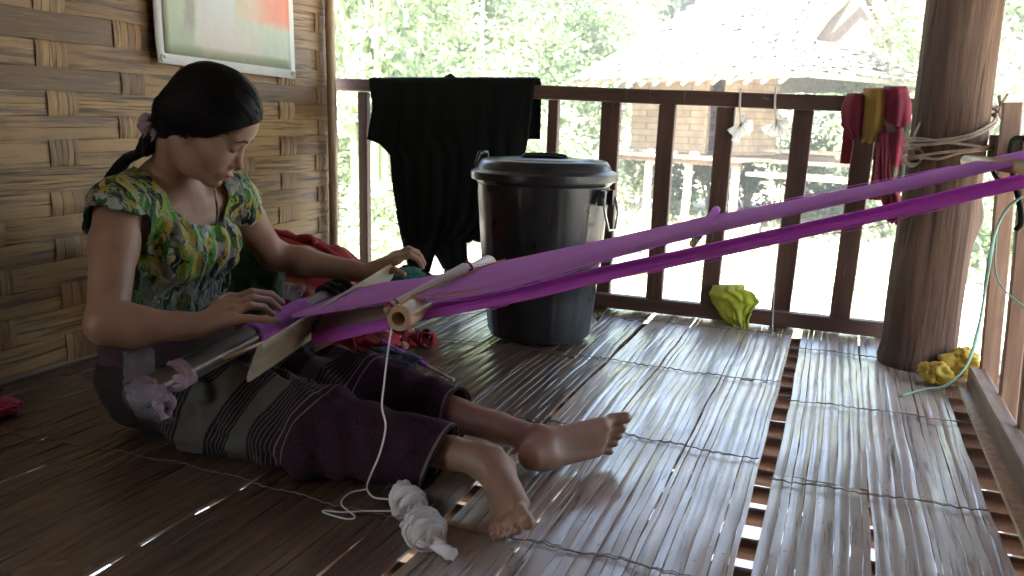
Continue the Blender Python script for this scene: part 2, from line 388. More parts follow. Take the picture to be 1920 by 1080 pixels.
st1 = t.noise(q, 48, 4, .6, .8); st2 = t.noise(q, 37, 4, .6, .8); pal = t.mix(t.ramp(st2, [(.58, 0.), (.62, .85)]), pal, (.36, .36, .33)); pal = t.mix(t.ramp(st1, [(.57, 0.), (.60, .92)]), pal, (.015, .018, .02))
pal = t.mix(t.ramp(t.noise(q, 90, 3), [(.58, 0.), (.62, .7)]), pal, (.10, .22, .04))
ln = t.ramp(t.noise(q, 45, 3), [(.47, 0.), (.5, .35), (.53, 0.)]); pal = t.mix(ln, pal, (.02, .03, .02))
t.bs(Base_Color=pal, Roughness=.75, Specular_IOR_Level=.25); t.bump(t.noise(c, 200, 2), .2, .001); M['blouse'] = t.m; BL = t
# striped handwoven skirt; attribute u runs waist -> hem (metres)
t = NT('sarong'); u = t.attr('u'); wv = t.noise(t.co(), 240, 2)
grey = (.095, .092, .076); dk = (.014, .008, .011); pu = (.026, .009, .017); lt = (.20, .165, .15)
bandc = t.ramp(u, [(0, (.030, .024, .024)), (.085, dk), (.15, grey), (.235, dk), (.315, grey), (.375, dk), (.46, pu), (1, pu)], 'CONSTANT')  # first band is grey darkened for the deep shade at the hip
inb = t.ramp(u, [(0, 0.), (.085, 1.), (.15, 0.), (.235, 1.), (.315, 0.), (.375, 1.), (.485, 0.)], 'CONSTANT')
fine = t.math('PINGPONG', u, .007); fine = t.ramp(t.math('MULTIPLY', fine, 100.), [(.0, 1.), (.22, 0.)])
base = t.mix(t.math('MULTIPLY', t.math('MULTIPLY', fine, inb), .75), bandc, lt)
k = t.ramp(t.math('MULTIPLY', t.math('ABSOLUTE', t.math('ADD', t.attr('hem'), .010)), 100.), [(.22, .8), (.34, 0.)]); base = t.mix(k, base, lt)
for p in (.478, .505): 
    k = t.ramp(t.math('MULTIPLY', t.math('ABSOLUTE', t.math('SUBTRACT', u, p)), 100.), [(.18, .85), (.3, 0.)]); base = t.mix(k, base, lt)
base = t.mix(t.ramp(wv, [(.4, 0.), (.7, .10)]), base, (.16, .15, .14))
t.bs(Base_Color=base, Roughness=.95, Specular_IOR_Level=.15); t.bump(wv, .25, .0012); M['sarong'] = t.m
# purple warp: threads along the sheet (attribute rnd across)
def warp(name, a, b):
    t = NT(name); r = t.attr(); th = t.noise(t.comb(t.math('MULTIPLY', r, 90.), 0., 0.), 3, 5, .8); lo = t.noise(t.comb(t.math('MULTIPLY', r, 9.), t.math('MULTIPLY', t.sep(t.co())[0], 3.), 0.), 2, 3)
    base = t.ramp(th, [(.36, tuple(x*.7 for x in a)), (.50, b), (.66, tuple(min(1, x*1.25) for x in b))]); base = t.mix(t.ramp(lo, [(.35, 0.), (.8, .5)]), base, a)
    t.bs(Base_Color=base, Roughness=.85, Specular_IOR_Level=.2); t.bump(th, .6, .0015)
    tr = t.n('ShaderNodeBsdfTranslucent'); tr.inputs[0].default_value = (*b, 1); mx = t.n('ShaderNodeMixShader'); mx.inputs[0].default_value = .45
    t.L(t.b.outputs[0], mx.inputs[1]); t.L(tr.outputs[0], mx.inputs[2]); t.L(mx.outputs[0], t.out.inputs[0]); M[name] = t.m
warp('warp_purple', (.46, .13, .52), (.74, .36, .82)); warp('warp_magenta', (.42, .07, .42), (.68, .20, .68)); warp('warp_olive', (.28, .25, .13), (.48, .43, .27))
simple('woven_violet', (.30, .06, .42), .7, .2, bscale=220)
# loom woods
t = NT('beam_dark'); c = t.co((1, .08, 1)); g = t.noise(c, 70, 4); t.bs(Base_Color=t.ramp(g, [(.3, (.028, .025, .023)), (.7, (.075, .068, .062))]), Roughness=.32); t.bump(g, .2, .002); M['beam_dark'] = t.m
t = NT('sword_wood'); c = t.co((1, .06, 1)); g = t.noise(c, 60, 5); t.bs(Base_Color=t.ramp(g, [(.3, (.17, .135, .09)), (.7, (.30, .25, .175))]), Roughness=.38); t.bump(g, .15, .001); M['sword_wood'] = t.m
t = NT('roll_bamboo'); c = t.co((1, .07, 1)); g = t.noise(c, 55, 5); n = t.noise(t.co(), 16, 4)
t.bs(Base_Color=t.mix(t.ramp(n, [(.4, 0.), (.65, .7)]), t.ramp(g, [(.3, (.36, .26, .15)), (.7, (.52, .41, .26))]), (.33, .15, .07)), Roughness=.38); t.bump(g, .2, .001); M['roll_bamboo'] = t.m
# clear plastic film
t = NT('plastic_film'); c = t.co(); n = t.noise(c, 45, 5, .7)
t.bs(Base_Color=(.34, .32, .38), Roughness=.22, Alpha=t.ramp(n, [(.35, .15), (.65, .6)])); t.bump(n, 1., .01); M['plastic_film'] = t.m
# tarpaulin poster: faded picture, coordinates in metres from its own origin (Y across, Z up)
t = NT('poster_print'); c = t.co(); s3 = t.sep(c); n = t.noise(c, 9, 5); n3 = t.noise(c, 30, 4)
yy = t.math('ADD', s3[1], t.math('MULTIPLY', t.math('SUBTRACT', n, .5), .12)); zz = t.math('ADD', s3[2], t.math('MULTIPLY', t.math('SUBTRACT', n3, .5), .05))
base = t.ramp(t.math('ADD', t.math('MULTIPLY', zz, 1.6), .1), [(.0, (.20, .26, .17)), (.10, (.25, .31, .20)), (.35, (.38, .45, .31)), (1, (.40, .42, .30))])
fig = t.ramp(yy, [(.17, 0.), (.19, .9), (.33, .9), (.38, 0.)]); fig = t.math('MULTIPLY', fig, t.ramp(t.math('ADD', zz, 0.), [(.05, 0.), (.10, 1.)])); base = t.mix(fig, base, (.50, .52, .52))
trk = t.math('MULTIPLY', t.ramp(yy, [(.105, 0.), (.12, .8), (.155, .8), (.17, 0.)]), t.ramp(zz, [(.08, 0.), (.13, 1.)])); base = t.mix(trk, base, (.27, .24, .20))
org = t.math('MULTIPLY', t.ramp(yy, [(.36, 0.), (.40, 1.)]), t.ramp(zz, [(.145, 0.), (.175, 1.)])); base = t.mix(org, base, t.mix(t.ramp(yy, [(.42, 0.), (.56, 1.)]), (.52, .40, .26), (.62, .17, .07)))
pk = t.math('MULTIPLY', t.math('MULTIPLY', t.ramp(yy, [(.17, 0.), (.2, 1.)]), t.ramp(yy, [(.45, 1.), (.5, 0.)])), t.math('MULTIPLY', t.ramp(zz, [(.03, 0.), (.05, .9)]), t.ramp(zz, [(.10, 1.), (.2, 0.)]))); base = t.mix(t.math('MULTIPLY', pk, .8), base, (.50, .44, .38))
t.bs(Base_Color=base, Roughness=.42); t.bump(t.noise(c, 5, 3), .3, .02); M['poster_print'] = t.m
simple('poster_border', (.60, .62, .62), .4, .05, bump=.1)
# outdoors
t = NT('dirt'); c = t.co(); n = t.noise(c, .9, 6, .6); n2 = t.noise(c, 9, 5, .7)
base = t.ramp(n, [(.3, (.36, .32, .27)), (.6, (.50, .46, .40)), (.8, (.58, .54, .48))]); base = t.mix(t.ramp(n2, [(.5, 0.), (.75, .6)]), base, (.20, .15, .09))
base = t.mix(t.ramp(t.noise(c, .35, 4), [(.52, 0.), (.62, .8)]), base, (.14, .17, .06)); t.bs(Base_Color=base, Roughness=.95); t.bump(n2, .6, .05); M['dirt'] = t.m
def leafm(name, cols, trans=.45):
    t = NT(name); r = t.attr(); base = t.ramp(r, [(i/(len(cols)-1), c_) for i, c_ in enumerate(cols)])
    t.bs(Base_Color=base, Roughness=.38, Specular_IOR_Level=.7); tr = t.n('ShaderNodeBsdfTranslucent'); t.L(t.mix(.25, base, (.38, .5, .18)), tr.inputs[0])
    mx = t.n('ShaderNodeMixShader'); mx.inputs[0].default_value = trans; t.L(t.b.outputs[0], mx.inputs[1]); t.L(tr.outputs[0], mx.inputs[2]); t.L(mx.outputs[0], t.out.inputs[0]); M[name] = t.m
leafm('leaf_mid', [(.08, .13, .06), (.13, .19, .095), (.20, .26, .14)]); leafm('leaf_light', [(.16, .22, .12), (.25, .31, .18), (.36, .39, .27)])
leafm('leaf_dark', [(.02, .055, .018), (.035, .085, .025), (.06, .12, .04)]); leafm('leaf_dry', [(.22, .12, .06), (.34, .22, .12), (.20, .20, .09)])
simple('bark', (.34, .31, .27), .9, .35, 8, .8, 30, .03, (1, 1, .3)); simple('bamboo_green', (.22, .28, .12), .4, .25, 6)
t = NT('thatch'); c = t.co((1, 1, 1)); n = t.noise(c, 22, 6, .7); n2 = t.noise(c, 3, 4)
base = t.ramp(n, [(.3, (.11, .09, .07)), (.44, (.38, .35, .31)), (.7, (.56, .53, .48))]); base = t.mix(t.ramp(n2, [(.5, 0.), (.75, .4)]), base, (.30, .25, .2))
t.bs(Base_Color=base, Roughness=.95); t.bump(n, 1., .05); M['thatch'] = t.m
simple('thatch_under', (.10, .078, .06), .9, .4, 20); simple('hut_wood', (.42, .32, .22), .8, .3, 6, .3, 30, .01); simple('hut_wood_dark', (.12, .075, .045), .8, .3, 6)
t = NT('hut_wall'); c = t.co(); s3 = t.sep(c); br = t.n('ShaderNodeTexBrick'); t.L(t.comb(t.math('ADD', s3[0], s3[1]), s3[2], 0.), br.inputs[0])
br.inputs['Scale'].default_value = 1.; br.inputs['Brick Width'].default_value = .42; br.inputs['Row Height'].default_value = .13; br.inputs['Mortar Size'].default_value = .008
br.inputs['Color1'].default_value = (.50, .38, .26, 1); br.inputs['Color2'].default_value = (.40, .295, .20, 1); br.inputs['Mortar'].default_value = (.24, .17, .11, 1)
t.bs(Base_Color=t.mix(t.ramp(t.noise(c, 4, 4), [(.4, 0.), (.75, .6)]), br.outputs[0], (.20, .13, .08)), Roughness=.8); M['hut_wall'] = t.m
simple('red_wrapper', (.55, .02, .04), .4, .1, bump=0); simple('rope', (.23, .17, .12), .85, .3, 30, .6, 200, .003); simple('string_green', (.20, .36, .27), .6, .2)
t = NT('rag_print'); c = t.co(); cl = t.sep(t.vor(c, 11, out='Color')); t.bs(Base_Color=t.ramp(cl[0], [(0, (.28, .03, .06)), (.3, (.05, .06, .035)), (.5, (.22, .17, .12)), (.7, (.20, .02, .05))], 'CONSTANT'), Roughness=.9); M['rag_print'] = t.m
t = NT('red_stripes'); u = t.attr(); f_ = t.math('PINGPONG', u, .05); t.bs(Base_Color=t.ramp(t.math('MULTIPLY', f_, 20.), [(0, (.62, .25, .25)), (.22, (.30, .012, .02)), (1, (.22, .01, .018))]), Roughness=.85); M['red_stripes'] = t.m
t = NT('patch_cloth'); c = t.co(); cl = t.sep(t.vor(c, 38, out='Color')); t.bs(Base_Color=t.ramp(cl[0], [(0, (.30, .02, .03)), (.45, (.10, .008, .015)), (.65, (.42, .25, .18)), (.75, (.35, .03, .05)), (.9, (.02, .02, .05))], 'CONSTANT'), Roughness=.9); M['patch_cloth'] = t.m

for nm_, f_t in (('cloth_yellowgreen', .4), ('cloth_ochre', .35), ('wax_white', .6), ('cloth_mustard', .35), ('cloth_maroon', .3), ('rag_print', .25), ('yarn_white', .25)):
    nt_ = M[nm_].node_tree; pb = next(n for n in nt_.nodes if n.type == 'BSDF_PRINCIPLED'); oo = next(n for n in nt_.nodes if n.type == 'OUTPUT_MATERIAL'); tr = nt_.nodes.new('ShaderNodeBsdfTranslucent'); mx = nt_.nodes.new('ShaderNodeMixShader'); mx.inputs[0].default_value = f_t
    nt_.links.new(pb.inputs['Base Color'].links[0].from_socket, tr.inputs[0]); nt_.links.new(pb.outputs[0], mx.inputs[1]); nt_.links.new(tr.outputs[0], mx.inputs[2]); nt_.links.new(mx.outputs[0], oo.inputs[0])
# ---------------------------------------------------------------- floor of split bamboo (real strips with real cracks)
rf = np.random.RandomState(11)
LASH = [-.55, .02, .61, 1.19, 1.735, 2.31, 2.87]; LASH2 = [-.7, -.1, .5, 1.07, 1.645, 2.16, 2.70]
def strips(mb, x0, x1, y0, y1, lash, seed, panel=(.10, .19), zoff=0, tone=(0, 1)):
    r = np.random.RandomState(seed); x = x0; n = int((y1-y0)/.045); ys = np.linspace(y0, y1, n+1)
    la = np.array(lash); ph = r.rand(4)*6
    while x < x1-.006:
        pw = r.uniform(*panel); pe = min(x+pw, x1); prnd = r.rand(); pz = r.uniform(-.002, .002); phase = r.rand()*6; amp = r.uniform(.001, .003)
        segs = []                                            # flattened stems butt end to end at a lashing
        cuts = sorted(set([y0, y1]+[float(la[j])+r.uniform(-.03, .03) for j in range(len(la)) if r.rand() < .28 and y0 < la[j] < y1]))
        while x < pe-.004:
            w = min(r.choice([.011, .016, .021, .027, .034], p=[.12, .25, .3, .22, .11]), pe-x)
            for a, b in zip(cuts[:-1], cuts[1:]):
                yy = np.linspace(a+.001, b-.001, max(3, int((b-a)/.045)+1)); m = len(yy)
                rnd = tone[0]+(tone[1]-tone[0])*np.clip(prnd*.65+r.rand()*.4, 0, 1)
                cx = x+w/2+amp*np.sin(yy*4+phase)+.0009*np.sin(yy*17+ph[0])+.0003*r.randn(m)
                dl = np.abs(yy[:, None]-la[None]).min(1); bow = np.clip(dl/.28, 0, 1)
                z = zoff+pz+r.uniform(-.0005, .0005)+.0055*np.sin(bow*math.pi/2)*(.6+.4*math.sin(x*31+ph[1]))-.003+.0012*np.sin(yy*23+r.rand()*6)
                gp = r.rand() < .62; hw = w/2+.0002-(.0006+.0008*r.rand()**2*(1+np.sin(yy*9+r.rand()*6)) if gp else 0); cr = w*.008; tl_ = r.uniform(-.00022, .00022)
                P = np.zeros((m, 7, 3))
                for k, (fx, fz) in enumerate([(-1, -.007), (-1, -.0005-tl_), (-.9, cr*.4-tl_), (0, cr), (.9, cr*.4+tl_), (1, -.0005+tl_), (1, -.007)]):
                    P[:, k, 0] = cx+hw*fx; P[:, k, 1] = yy; P[:, k, 2] = z+fz
                mb.grid(P[:, ::-1], rnd=rnd)
                for e in (0, -1): mb.add(P[e], [(0, 1, 2, 3, 4, 5, 6)], rnd=rnd)
            x += w
        x = pe+r.choice([.0015, .004, .007], p=[.45, .35, .2])
fl = MB()
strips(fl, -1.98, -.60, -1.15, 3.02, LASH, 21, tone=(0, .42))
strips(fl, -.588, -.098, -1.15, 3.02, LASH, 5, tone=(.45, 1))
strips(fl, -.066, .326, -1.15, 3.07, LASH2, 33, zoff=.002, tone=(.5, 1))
FLOOR = fl.build('floor', M['floor_bamboo']); smooth_angle(FLOOR, 28); tag(FLOOR, kind='structure')
lash = MB()
for (xs, xe, LL, dz) in ((-1.95, -.095, LASH, 0), (-.07, .33, LASH2, .002)):
    for y0 in LL:
        xx = np.arange(xs, xe, .012); pts = [(x, y0+.012*math.sin(x*7+y0*3)+.004*math.sin(x*41), .0035+dz+.0018*math.sin(x*230)) for x in xx]
        lash.tube(pts, .0011, 5); lash.tube([(p[0], p[1]+.006+.003*math.sin(p[0]*60), p[2]-.0008) for p in pts if p[0] > -.7], .0009, 5)
lash.build('lashing', M['rattan'], FLOOR)
# outer porch boards, seen between the right-hand balusters
pm = MB()
strips(pm, .50, 1.6, -.5, 3.05, LASH2, 77, zoff=-.01); tag(pm.build('porch_floor', M['floor_bamboo']), kind='structure')
# joists under the gaps
jm = empty('floor_framing', (-.6, 1, -.06), kind='structure')
yj = -.6; k = 0
while yj < 3.0:
    b = MB(); r0 = rf.uniform(.017, .026); b.tube([(x, yj+.006*math.sin(x*3+k), -.031-.0*r0+.003*math.sin(x*5+k)-r0+.018) for x in np.linspace(-1.95, .55, 14)], r0, 9)
    b.build('joist', M['timber_x'], jm); yj += rf.uniform(.085, .125); k += 1
for x in (-1.75, -.70, .44):
    b = MB(); b.beam((x, -1.1, -.115), (x, 3.05, -.115), .07, .09); b.build('bearer', M['timber_y'], jm)
# flat bamboo batten beside the right rail
b = MB(); b.beam((.352, -.6, .010), (.372, 2.62, .012), .030, .010, seg=12, wob=.002); tag(b.build('batten', M['bamboo_pole']), 'grey split bamboo batten on the floor beside the right hand rail plank', 'batten')

# ---------------------------------------------------------------- woven bamboo wall
XW = -1.93
def woven_wall(mbh, mbv, y0, y1, z0, z1, face=+1, P0=1.623, per=.24, seed=4, origin=None):
    """plain weave seen from +X; courses of uneven height; every strip is a bowed ribbon with ragged slats"""
    r = np.random.RandomState(seed); z = z0; i = 0
    while z < z1:
        h = r.uniform(.058, .074); rowr = r.rand(); fine = r.rand() < .6
        ks = range(int((y0-P0)/per)-1, int((y1-P0)/per)+2)
        sh = [r.uniform(-.012, .012) for _ in ks]; vis = [(P0+k*per+s_, r.uniform(.082, .108)) for k, s_ in zip(ks, sh) if (k+i) % 2 == 0]
        prev = None
        for (yc, w) in vis:                     # vertical strip showing
            a, b = max(yc-w/2, y0), min(yc+w/2, y1)
            if b-a > .005:
                ns = r.randint(3, 6); rr = r.rand(); xs = np.linspace(a, b, ns+1)
                for q in range(ns):
                    c0, c1 = xs[q]+.0006, xs[q+1]-.0006; cy = (c0+c1)/2
                    g = np.zeros((9, 5, 3))
                    for u_ in range(9):
                        t_ = u_/8; zz = z-.006+(h+.012)*t_; bow = .0055*math.sin(math.pi*t_)-.003
                        for v_, (f, e) in enumerate([(-.5, -.003), (-.5, 0), (0, .0004), (.5, 0), (.5, -.003)]):
                            g[u_, v_] = (XW+bow+e, cy+(c1-c0)*f+.0008*math.sin(zz*60+q), zz)
                    mbv.grid(g, rnd=np.clip(rr*.6+.4*r.rand(), 0, 1), mi=1)
        edges = [y0-.3]+[v for v in vis]+[y1+.3]
        spans = []
        last = y0
        for (yc, w) in vis: spans.append((last, yc-w/2+.004)); last = yc+w/2-.004
        spans.append((last, y1))
        for (a, b) in spans:
            a = max(a, y0); b = min(b+0, y1+r.uniform(-.03, .045) if b >= y1 else b)
            if b-a < .01: continue
            ns = r.randint(4, 8) if fine else r.randint(1, 3); rr = np.clip(rowr*.5+r.rand()*.5, 0, 1); hs = np.sort(r.rand(max(ns-1, 0))*.7+.15) if ns > 1 else []
            bs_ = [0]+[float(q) for q in (np.linspace(0, 1, ns+1)[1:-1]+r.uniform(-.03, .03, ns-1))]+[1]
            for q in range(ns):
                h0, h1 = bs_[q]*h+.0006, bs_[q+1]*h-.0007; m_ = max(6, int((b-a)/.025)); tt = np.linspace(0, 1, m_+1)
                g = np.zeros((m_+1, 5, 3)); ph = r.rand()*6; ed = r.uniform(-.004, .004) if b >= y1-.02 else 0
                for u_, t_ in enumerate(tt):
                    yv = a+(b-a)*t_+(ed*t_ if b >= y1-.02 else 0)
                    bow = .008*math.sin(math.pi*t_)**.6-.004 if b-a > .15 else .003
                    wv = .0009*math.sin(yv*24+ph)
                    for v_, (f, e) in enumerate([(0, -.003), (0, 0), (.5, .0003+(h1-h0)*.008), (1, 0), (1, -.003)]):
                        g[u_, v_] = (XW+bow+e, yv, z+h0+(h1-h0)*f+wv)
                mbh.grid(g, rnd=np.clip(rr+.25*(r.rand()-.5), 0, 1), mi=0)
        z += h; i += 1
wl = MB(); woven_wall(wl, wl, -.4, 2.915, .02, 2.05)
WALL = wl.build('bamboo_wall', [M['weave_h'], M['weave_v']]); smooth_angle(WALL, 28); tag(WALL, 'woven split bamboo wall behind the seated weaver', 'wall')
bk = MB(); bk.box((XW-.022, 1.265, 1.04), (.008, 3.3, 2.04)); bk.build('backing_weave', M['weave_h'], WALL)
b = MB(); b.beam((XW-.05, -1.2, .0), (XW-.05, 2.9, .0), .05, .05); b.build('sill_plate', M['timber_y'], WALL)
# corner pole of bamboo with nodes
b = MB(); pts, rr = [], []
for z in np.arange(-1.2, 2.1, .02):
    pts.append((XW+.03+.003*math.sin(z*3), 2.832+.004*math.sin(z*2.1), z)); nd = (z+5.17) % .31; rr.append(.0185+(.0022 if nd < .02 else 0)-(.0008 if .02 <= nd < .04 else 0))
b.tube(pts, rr, 14); tag(b.build('bamboo_pole', M['bamboo_pole']), 'upright bamboo corner pole at the end of the woven wall', 'pole')
b = MB(); b.beam((XW-.012, 2.905, -.1), (XW-.012, 2.905, 2.05), .018, .022, seg=20, wob=.002); tag(b.build('edge_batten', M['timber_z']), 'thin dark upright batten just behind the bamboo corner pole', 'batten')

# poster hung on the wall
PO = V(XW+.028, 1.938, .838)
poster = empty('poster', PO, 'faded vinyl poster with white border hung on the woven wall', 'poster')
def sheet(name, mat, y0, y1, z0, z1, off, thick=.0015, wav=.004, nn=24):
    b = MB(); P = np.zeros((nn+1, nn+1, 3))
    for i in range(nn+1):
        for j in range(nn+1):
            y = lerp(y0, y1, i/nn); z = lerp(z0, z1, j/nn)
            sag = -.018*(y-PO[1])*1.0*(1-min(1, (z-PO[2])/.5))
            P[i, j] = (PO[0]+off+wav*math.sin(y*9+1)*math.cos(z*5)+.006*math.exp(-((y-PO[1])/.04)**2-((z-PO[2])/.04)**2), y, z+sag)
    b.grid(P); o = b.build(name, mat, poster, loc=PO); md = o.modifiers.new('s', 'SOLIDIFY'); md.thickness = thick; md.offset = 0; return o
sheet('border', M['poster_border'], PO[1], PO[1]+.668, PO[2], PO[2]+.95, 0)
sheet('picture', M['poster_print'], PO[1]+.032, PO[1]+.640, PO[2]+.030, PO[2]+.92, .0026)
for (yy, zz) in ((PO[1]+.020, PO[2]+.016), (PO[1]+.648, PO[2]+.004)):
    b = MB(); a = np.linspace(0, 2*math.pi, 15)
    b.tube([(PO[0]+.008, yy+.008*math.cos(q), zz+.008*math.sin(q)) for q in a], .0022, 6, cap=False); b.tube([(PO[0]-.01, yy, zz), (PO[0]+.009, yy, zz)], .003, 8); b.build('eyelet', M['steel_wire'], poster, loc=(PO[0], yy, zz))
tie = MB(); tie.tube(catmull([(PO[0]+.009, PO[1]+.648, PO[2]+.004), (PO[0]+.013, PO[1]+.656, PO[2]+.012), (PO[0]+.0, PO[1]+.662, PO[2]-.012), (PO[0]-.01, PO[1]+.668, PO[2]-.03)], 4), .002, 5); tie.build('tie_string', M['yarn_white'], poster)

# ---------------------------------------------------------------- back railing
YR = 2.985
rail = empty('veranda_railing', (-.9, YR, 0), 'dark brown wooden railing across the far side of the veranda', 'railing')
b = MB(); b.beam((-1.965, YR, .823), (.20, YR, .772), .055, .050, seg=10, wob=.0012); b.build('top_rail', M['timber_x'], rail)
b = MB(); b.beam((-1.965, YR, .035), (.22, YR, .033), .045, .052, seg=10, wob=.001); b.build('bottom_rail', M['timber_x'], rail)
def zt(x): return lerp(.823, .772, (x+1.965)/2.165)
for (x, w, top, lean) in ((-1.843, .042, 0, 0), (-1.435, .055, 0, .004), (-1.019, .040, 0, 0), (-.812, .073, .022, .004), (-.594, .060, 0, .004), (-.391, .062, 0, .006), (-.140, .066, .028, .012), (.058, .066, 0, .012)):
    z1 = zt(x)-.026 if not top else zt(x)+top
    # posts that stand proud of the rail run in front of it
    yy = YR+.045 if top else YR
    b = MB(); b.beam((x-lean, yy, -.03 if top else .060), (x+lean*.6, yy, z1), w, .034 if not top else .032, up=(0, 1, 0), seg=8, wob=.001); b.build('baluster', M['timber_z'], rail)
# big round post
pst = MB(); pts = []; rr = []; P3 = []
na = 40
for z in np.arange(-.12, 2.06, .02):
    t_ = z; cx = .283+.004*math.sin(z*2)-.012*(z-.3)*0+.002; cy = 2.715
    cx = lerp(.278, .272, min(1, max(0, z)))+.012*sstep(.15, .6, z)-.004; base = lerp(.106, .099, sstep(0, .9, z))
    ring = []
    for k in range(na):
        a = 2*math.pi*k/na; n_ = float(noise3(V(math.cos(a)*1.4+5, math.sin(a)*1.4+5, z*1.6+5)))
        n2_ = float(noise3(V(math.cos(a)*5+9, math.sin(a)*5+9, z*1.1+5)))
        knot = .022*math.exp(-((z-.45)/.055)**2)*max(0, math.cos(a-.25))**6+.012*math.exp(-((z-.02)/.03)**2)*max(0, math.cos(a-3.6))**3
        R_ = base+.006*n_+.0035*n2_+knot; ring.append((cx+R_*math.cos(a), cy+R_*math.sin(a), z))
    P3.append(ring)
pst.grid(np.array(P3), close_u=True); POST = pst.build('timber_post', M['post_wood']); tag(POST, 'thick round weathered tree trunk post in the veranda corner', 'post')

# ---------------------------------------------------------------- right railing (runs toward the camera)
rr_ = empty('side_railing', (.47, 2.2, 0), 'brown wooden railing with slanted balusters on the right hand side', 'railing')
b = MB(); b.beam((.402, 2.50, .030), (.398, .9, .045), .040, .064, seg=8, wob=.0015); b.build('bottom_plank', M['timber_y'], rr_)
b = MB(); b.beam((.40, 2.73, .655), (.56, 1.9, .66), .026, .072, seg=6, wob=.001); b.build('top_rail', M['timber_y'], rr_)
b = MB(); b.beam((.49, 2.6, .655), (.57, 1.9, .75), .022, .04); b.build('upper_brace', M['timber_y'], rr_)
def bal(p0, p1, w, nm='baluster'):
    b = MB(); b.beam(p0, p1, w, .030, up=(0, 1, .0), seg=6, wob=.001); b.build(nm, M['timber_warm'], rr_)
for (bx, by_, tx, ty, yy_, w_) in ((1853, 716, 1898, 192, 2.50, .044), (1886, 800, 1948, 175, 2.25, .040), (1918, 905, 1990, 160, 2.0, .040), (1960, 1050, 2060, 140, 1.75, .040)):
    bal(at(bx, by_, y=yy_), at(tx, ty, y=yy_), w_)
# stub ends that the ropes hold
b = MB(); b.tube([(.28, 2.86, .765), (.412, 2.80, .752)], .024, 14); tag(b.build('rail_stub', M['bark']), 'short round pole end poking out behind the thick post, tied with rope', 'pole')
# ---------------------------------------------------------------- the weaver
def unit(v): v = np.array(v, float); return v/np.linalg.norm(v)
AZ, PT, RL = map(math.radians, (27, -33, -4))
HF = V(math.cos(PT)*math.cos(AZ), math.cos(PT)*math.sin(AZ), math.sin(PT)); l0 = V(-math.sin(AZ), math.cos(AZ), 0); u0 = np.cross(HF, l0)
HU = u0*math.cos(RL)+l0*math.sin(RL); HL = np.cross(HU, HF)
HC = at(384, 236, y=1.405); HS = 1.0
HM = np.stack([HF, HL, HU], 1)            # columns: face, left ear, crown
def hp(f, l, u): return HC+HS*(HM@V(f, l, u))
PEL = V(-1.385, 1.405, .13)
shR = V(-1.365, 1.262, .497); elR = at(200, 607, y=1.115); wrR = at(372, 612, y=1.225)
shL = V(-1.345, 1.580, .497); elL = at(512, 478, y=1.73); wrL = at(690, 513, y=1.83)
hipR = V(-1.33, 1.315, .110); knR = at(596, 792, z=.098); anR = at(893, 860, z=.081)
hipL = V(-1.38, 1.50, .115); knL = at(702, 724, z=.095); anL = at(980, 816, z=.062)
S = SDF()
# torso
S.ell(PEL, (.125, .155, .12), k=.03); S.rc(V(-1.41, 1.42, .22), V(-1.40, 1.42, .36), .092, .098, .05)
S.ell(V(-1.405, 1.38, .36), (.078, .082, .12), k=.05); S.ell(V(-1.405, 1.47, .36), (.078, .082, .12), k=.05)
S.ell(V(-1.375, 1.42, .435), (.085, .125, .09), k=.05)
S.ell(V(-1.315, 1.365, .405), (.045, .05, .045), k=.04); S.ell(V(-1.315, 1.475, .405), (.045, .05, .045), k=.04)
NB = V(-1.372, 1.422, .525); NT_ = hp(-.035, 0, -.062)
S.rc(V(-1.385, 1.33, .515), NB, .034, .042, .03); S.rc(V(-1.375, 1.51, .515), NB, .034, .042, .03)
S.rc(V(-1.345, 1.29, .500), V(-1.32, 1.405, .500), .022, .018, .03); S.rc(V(-1.335, 1.55, .500), V(-1.315, 1.435, .500), .022, .018, .03)
S.rc(NB, NT_, .047, .044, .035); S.rc(V(-1.395, 1.405, .560), V(-1.39, 1.335, .520), .036, .034, .03); S.rc(V(-1.39, 1.44, .555), V(-1.38, 1.50, .520), .036, .034, .03)
# arms
def arm(S, sh, el, wr, m1, k=.025):
    S.rc(sh, lerp(sh, el, .35), .046, .043, .035); S.rc(lerp(sh, el, .3), el, .044, .036, .02)
    S.rc(el, lerp(el, wr, .3)+m1, .037, .038, .02); S.rc(lerp(el, wr, .3)+m1, lerp(el, wr, .85), .038, .026, .02); S.rc(lerp(el, wr, .8), wr, .026, .0225, .012)
arm(S, shR, elR, wrR, V(0, 0, -.004)); arm(S, shL, elL, wrL, V(0, 0, -.004))
